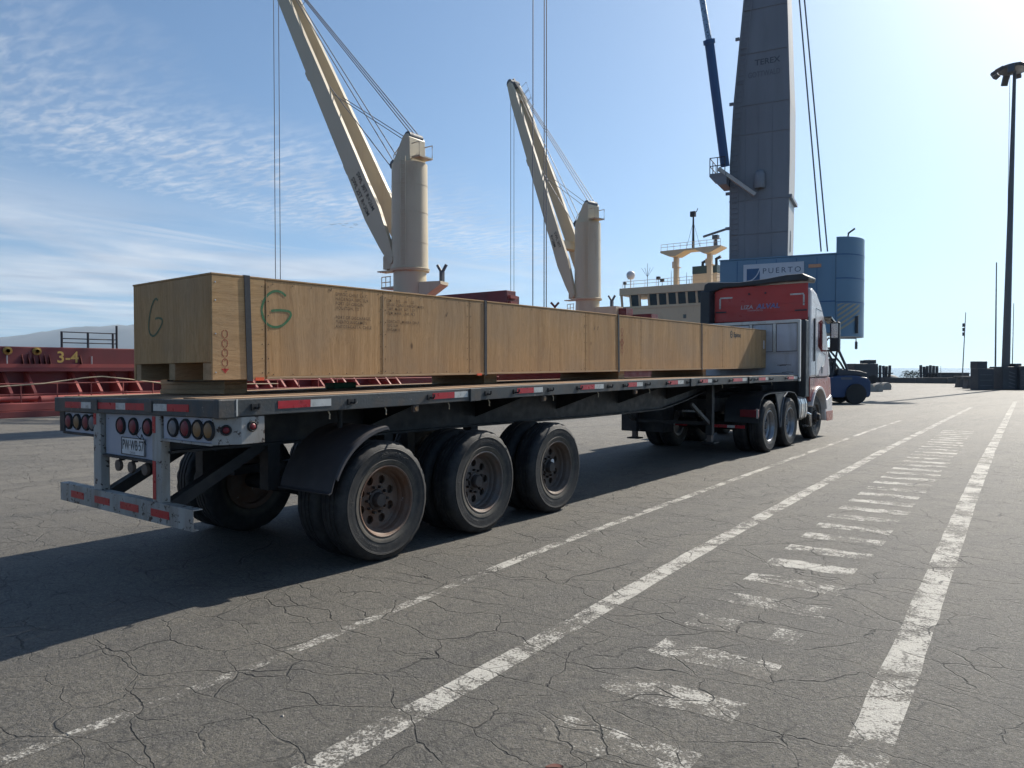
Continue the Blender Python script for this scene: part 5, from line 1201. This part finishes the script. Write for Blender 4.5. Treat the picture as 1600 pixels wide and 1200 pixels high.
# ================================================================== FORKLIFT AND YARD CLUTTER
def forklift():
    o = Vector((-8.15,37.0,0))-RT*.42; f = thing('forklift_truck', o, 'heavy dark blue forklift seen from the side beyond the truck cab', 'forklift')
    rx = RT.copy(); ry = Vector((-rx.y,rx.x,0))
    def L(x,y,z): return o+rx*x+ry*y+Vector((0,0,z))
    def lb(name,mat,x0,x1,y0,y1,z0,z1,par=None,bevel=.03): return B().box(x0,x1,y0,y1,z0,z1).map(L).obj(name,mat,par or f,bevel=bevel)
    pr = [(-1.6,.30),(-.12,.30),(-.06,.50),(.08,.66),(.35,.73),(.62,.66),(.76,.50),(.82,.30),(1.0,.32),(1.06,.45),(1.06,1.02),(.92,1.20),(.4,1.30),(-.4,1.30),(-.9,1.18),(-1.6,1.10)]
    bd = B().prism(pr,'y',-.9,.9).map(L).obj('body','lift_blue',f,bevel=.05)
    B().prism([(-.35,1.302),(.95,1.302),(.98,1.42),(.6,1.52),(-.35,1.60)],'y',-.7,.7).map(L).obj('engine_cover','machine_dark',f,bevel=.03); B().prism([(-.2,1.604),(.55,1.535),(.55,1.56),(-.2,1.63)],'y',-.55,.55).map(L).obj('cover_lid','box_grey',f); lb('cab_side','machine_dark',-1.2,-.6,-.62,.62,1.2,1.75); lb('valve_block','machine_dark',-.62,-.36,-.5,.5,1.3,1.95)
    for x in (.36,-1.35):
        for y in (-.8,.8): B().cyl(L(x,y-.2,.47),L(x,y+.2,.47),.46,n=24).obj('wheel','rubber',f,smooth=40)
    b = B()
    for y in (-.6,.6): b.tube([L(-1.15,y,1.1),L(-1.05,y,2.55),L(-.35,y,2.58),L(.15,y,1.5)],.06,6); b.tube([L(-.6,y,1.2),L(-.35,y,2.5)],.045,6)
    for x in (-1.0,-.8,-.6,-.4): b.tube([L(x,-.6,2.57),L(x,.6,2.57)],.035,5)
    b.obj('overhead_guard','machine_dark',f)
    lb('seat','machine_dark',-.75,-.3,-.25,.25,1.27,1.6); lb('seat_back','machine_dark',-.4,-.28,-.25,.25,1.6,2.1)
    for y in (-.45,.45): lb('mast_rail','machine_dark',-1.95,-1.75,y-.08,y+.08,.2,3.4)
    lb('mast_cross','machine_dark',-1.93,-1.77,-.37,.37,3.0,3.2); lb('carriage','machine_dark',-2.05,-1.955,-.7,.7,.3,1.0)
    for y in (-.4,.4): lb('fork','machine_dark',-3.1,-2.055,y-.08,y+.08,.12,.2)
    b = B()
    for k in range(3): b.tube([L(-1.2+.25*k,-.5,2.5),L(-.7+.25*k,-.55,1.9),L(-.25+.2*k,-.5,1.35)],.045,6)
    b.obj('hoses','machine_dark',f)
    lb('lamp_housing','machine_dark',-.25,.0,-.15,.15,2.55,2.8); B().tube([L(-1.0,-.6,2.6),L(-.9,-.9,3.0),L(.36,-.9,3.0),L(.36,-.9,2.7)],.04,5).obj('mirror_arm','machine_dark',f); lb('mirror','machine_dark',.3,.42,-.95,-.88,2.5,2.85)
    lb('plate','box_grey',-.3,.2,-.905,-.901,1.12,1.22,bevel=None)
forklift()
rx = RT.copy(); ry = Vector((-rx.y,rx.x,0))
def loc(o):
    return lambda x,y,z: o+rx*x+ry*y+Vector((0,0,z))
# dark machine behind the forklift
o = at(1352,599,78); o.z = 0; q = thing('yard_machine', o, 'dark boxy machine standing behind the blue forklift', 'machine'); Lq = loc(o)
B().box(-1.6,.85,-1,1,.5,2.1).map(Lq).obj('body','machine_dark',q,bevel=.05); B().box(.1,.8,-.7,.7,2.11,2.5).map(Lq).obj('cab_roof','machine_dark',q,bevel=.04); B().box(-.5,-.2,-.2,.2,2.11,2.45).map(Lq).obj('exhaust','machine_dark',q)
for x in (-1.1,.3): B().cyl(Lq(x,-1.1,.45),Lq(x,-.7,.45),.45,n=18).obj('wheel','rubber',q,smooth=40)
# low parapet along the far end of the quay
par = thing('quay_parapet', (-8,90,0), 'low dark parapet wall closing the far end of the quay', 'wall')
for k in range(22): B().box(-34+k*3.0,-34+k*3.0+2.97,90,90.5,0,.62+random.uniform(-.02,.05)).obj('wall_block','concrete_dark',par,bevel=.03)
def fender_bundle(px, y, n, label):
    d = 82; o = at(px,599,d); o.z = 0; t_ = thing('fender_bundle', o, label, 'fender', 'upright dark fender bundles')
    for k in range(n): 
        x = (k-(n-1)/2)*.36; hgt = 1.85+random.uniform(-.08,.12); b = B(); b.cyl(o+rx*x+ry*random.uniform(-.2,.2),o+rx*x+ry*.0+Vector((0,0,hgt)),.15,n=12); b.obj('fender_tube','machine_dark',t_,smooth=40)
    b = B(); b.box(-(n*.18)-.05,n*.18+.05,-.3,.3,1.0,1.12).map(loc(o)); b.obj('bundle_band','machine_dark',t_)
fender_bundle(1380,0,5,'bundle of upright dark tubes near the blue forklift'); fender_bundle(1451,0,6,'bundle of upright dark tubes in the middle of the far quay end')
o = at(1392,597,84); o.z = 0
B().lathe([(1.05,0),(.95,.35),(.7,.65),(.35,.82),(.001,.88)],o,'z',18).obj('sand_heap','concrete',org=o,smooth=60,label='small pale heap between the fender tubes and the parapet',cat='heap')
def shrub(px, label):
    o = at(px,596,92); o.z = 0; t_ = thing('shrub', o, label, 'shrub', 'far shrubs behind the parapet'); rnd = random.Random(px); b = B()
    for _ in range(260):
        a, e, r = rnd.random()*6.28, rnd.random()*1.5, rnd.random()**.4; p = o+Vector((math.cos(a)*math.cos(e)*r*.75,math.sin(a)*math.cos(e)*r*.75,.5+math.sin(e)*r*.85)); s_ = rnd.uniform(.06,.13)
        v = [p+Vector((rnd.uniform(-s_,s_),rnd.uniform(-s_,s_),rnd.uniform(-s_,s_))) for _ in range(3)]; b.add(v,[(0,1,2)])
    b.obj('crown','foliage_far',t_); B().cyl(o,o+Vector((0,0,.6)),.05,.03,n=6).obj('trunk','concrete_dark',t_)
shrub(1416,'leftmost of three hazy shrubs beyond the parapet'); shrub(1425,'middle of three hazy shrubs beyond the parapet'); shrub(1434,'hazy shrub beyond the parapet next to the tube bundle')
# wheel chocks / low concrete pieces right of the forklift
for i,(px,py,lb_) in enumerate(((1366,612,'pale round-ended concrete block nearest the blue forklift'),(1380,609,'pale round-ended concrete block farther right of the forklift'))):
    o = at(px,py,1900/(py-575)); o.z = 0; b = B(); b.prism([(-.55,0),(.45,0),(.45,.3)]+[(.15+.30*math.cos(R(a)),.30+.26*math.sin(R(a))) for a in range(0,181,30)]+[(-.35,.56),(-.55,.4)],'y',-.35,.35).map(loc(o)); b.obj('concrete_block','concrete',org=o,bevel=.03,label=lb_,cat='block')
# trestles and cabinets by the light mast
def trestle(px, py, label):
    o = at(px,py,1900/(py-575)); o.z = 0; t_ = thing('trestle', o, label, 'trestle', 'trestles by the light mast'); Lq = loc(o)
    for x in (-.35,.35): B().prism([(x-.28,0),(x+.28,0),(x+.12,.75),(x-.12,.75)],'y',-.3,.3).map(Lq).obj('trestle_leg','concrete_dark',t_,bevel=.02)
    B().box(-.85,.85,-.18,.18,.755,.95).map(Lq).obj('trestle_beam','concrete_dark',t_,bevel=.02)
trestle(1506,605,'leftmost dark trestle left of the light mast'); trestle(1519,607,'dark trestle beside the cabinet at the light mast')
def cabinet(px, py, w, h, top, label, stripes=False):
    o = at(px,py,1900/(py-575)); o.z = 0; t_ = thing('equipment_cabinet', o, label, 'cabinet', 'cabinets round the light mast'); Lq = loc(o)
    B().box(-w/2,w/2,-.5,.5,0,h).map(Lq).obj('cabinet_body','machine_dark',t_,bevel=.03); B().box(-w*.55,w*.1,-.45,.45,h+.002,h+top).map(Lq).obj('cabinet_top','machine_dark',t_,bevel=.03)
    for k in range(3): B().box(-w*.4,w*.4,-.512,-.502,h*(.2+.25*k),h*(.22+.25*k)).map(Lq).obj('cabinet_seam','box_grey',t_)
cabinet(1534,609,1.15,1.6,.55,'tall dark cabinet left of the light mast base'); cabinet(1552,606,.7,1.5,.15,'narrow dark cabinet touching the light mast base'); cabinet(1597,609,1.0,1.5,.3,'dark cabinet at the right edge of the picture')
# high light mast on its block
MB_ = at(1571,609,56.5); MB_.z = 0; lm = thing('light_mast', MB_, 'tall steel floodlight mast with a ragged ring of lamps at its top', 'light mast'); Lm = loc(MB_)
B().box(-.75,.75,-.8,.8,0,1.75).map(Lm).obj('base_block','machine_dark',lm,bevel=.04); B().box(.3,.72,-.7,.7,1.752,1.98).map(Lm).obj('base_box','machine_dark',lm)
b = B()
for k in range(5): b.add([Lm(-.30,-.812,.25+k*.27),Lm(.18,-.812,.10+k*.27),Lm(.18,-.812,.17+k*.27),Lm(-.30,-.812,.32+k*.27)],[(0,1,2,3)])
b.obj('warning_stripe','box_grey',lm)
MT = MB_+rx*.35+Vector((0,0,24.3))
B().cyl(MB_+Vector((0,0,1.7)),MT,.28,.11,n=16).obj('mast_pole','mast_steel',lm,smooth=50); B().tube([MB_-rx*.05+Vector((0,0,1.9)),MT-rx*.35],.02,4).obj('halyard','mast_steel',lm)
hd = B().lathe([(.15,-.25),(1.05,-.1),(1.1,.12),(.5,.30),(.001,.36)],MT,'z',20).obj('head_frame','mast_steel',lm,smooth=40)
rnd = random.Random(2)
for k in range(10):
    a = 2*math.pi*k/10+.2; p = MT+Vector((math.cos(a),math.sin(a),0))*1.15; q_ = p+Vector((math.cos(a)*.35,math.sin(a)*.35,-.22-(.5 if k in (3,7) else 0)))
    B().beam(p,q_,.42,.26).obj('floodlight','mast_steel',lm,bevel=.03)
def pole(px, y0, y1, d, r, label, boxes=(), dx=0):
    o = at(px,y0,d); o.z = 0; t_ = thing('pole', o, label, 'pole', 'thin poles on the far quay'); top = at(px+dx,y1,d)
    B().cyl(o,top,r,r*.6,n=10).obj('shaft','mast_steel',t_,smooth=50); B().cyl(o,o+Vector((0,0,.12)),r*2.4,n=12).obj('foot','concrete_dark',t_)
    for py in boxes: p = at(px+dx*.7-1.6,py,d); B().box(-.10,.10,-.12,.12,-.17,.17).map(lambda x,y,z:p+Vector((x,y,z))).obj('signal_box','machine_dark',t_,bevel=.02)
pole(1555,604,410,65,.075,'thin dark pole just left of the floodlight mast',dx=2); pole(1581,604,474,66,.045,'thin dark pole just right of the floodlight mast',dx=3); pole(1503,602,488,72,.055,'leaning thin pole with three small boxes',(508,515,522),dx=6); pole(1470,599,572,80,.03,'short faint pole over the far parapet')
# dark low shed on the far quay
o = at(1487,598,84); o.z = 0; sh_ = thing('low_shed', o, 'long low dark shed behind the pole with three boxes', 'shed'); Ls = loc(o)
B().box(-1.9,2.0,0,2,0,.98).map(Ls).obj('shed_wall','machine_dark',sh_); B().prism([(-2.0,.982),(2.1,.982),(1.9,1.12),(-1.8,1.12)],'y',-.1,2.1).map(Ls).obj('shed_roof','machine_dark',sh_)
for x in (-1.0,.6): B().box(x,x+.4,-.02,-.002,.3,.55).map(Ls).obj('shed_window','box_grey',sh_)
# a few distant birds over the bay
rnd = random.Random(4)
BL = ['leftmost tiny bird of the flock left of the nearer deck crane','second tiny bird from the left in the flock','third tiny bird from the left in the flock','fourth tiny bird from the left in the flock','fifth tiny bird from the left, middle of the flock','lowest tiny bird of the flock, right of its middle','upper of the two tiny birds at the right end of the flock','lower of the two tiny birds at the right end of the flock']
for i,(px,py) in enumerate(((518,351.5),(523,351),(531,350.3),(537,352),(541,350),(549,355),(555,350.5),(556,352.5))):
    p = at(px,py,170); s_ = .62; b = B(); tl = rnd.uniform(-.3,.3); up_ = rnd.choice((.25,.4,-.2))
    w = [(-.5,up_*.5),(-.25,up_*.8),(0,0),(.25,up_*.8),(.5,up_*.5)]; vs = []
    for x,z in w:
        c = 1-abs(x)*1.2
        for dy,dz in ((-.1*c,0),(.1*c,0),(0,.03+.05*c)): vs.append(p+RT*(x*s_*1.6)+FW*dy+Vector((0,0,(z+dz)*s_+tl*x*s_)))
    b.add(vs,[(3*k+e,3*k+(e+1)%3,3*k+3+(e+1)%3,3*k+3+e) for k in range(4) for e in range(3)]+[(2,1,0),(12,13,14)])
    b.obj('bird','bird_dark',org=p,label=BL[i],cat='bird',group='flock of birds over the bay')

# ================================================================== AIR
def haze():
    m, t, out = newmat('haze_air')
    v = nd(t,'ShaderNodeVolumePrincipled',{'Color':(.60,.80,1.0),'Density':HAZE,'Anisotropy':.25}); t.links.new(v.outputs[0],out.inputs['Volume'])
    MATS['haze'] = m
    b = B().box(-9500,9500,-9500,9500,-4.5,420)
    b.obj('haze','haze',kind='stuff',label='thin pale sea haze over the whole harbour',cat='haze')
HAZE = .75e-4
haze()
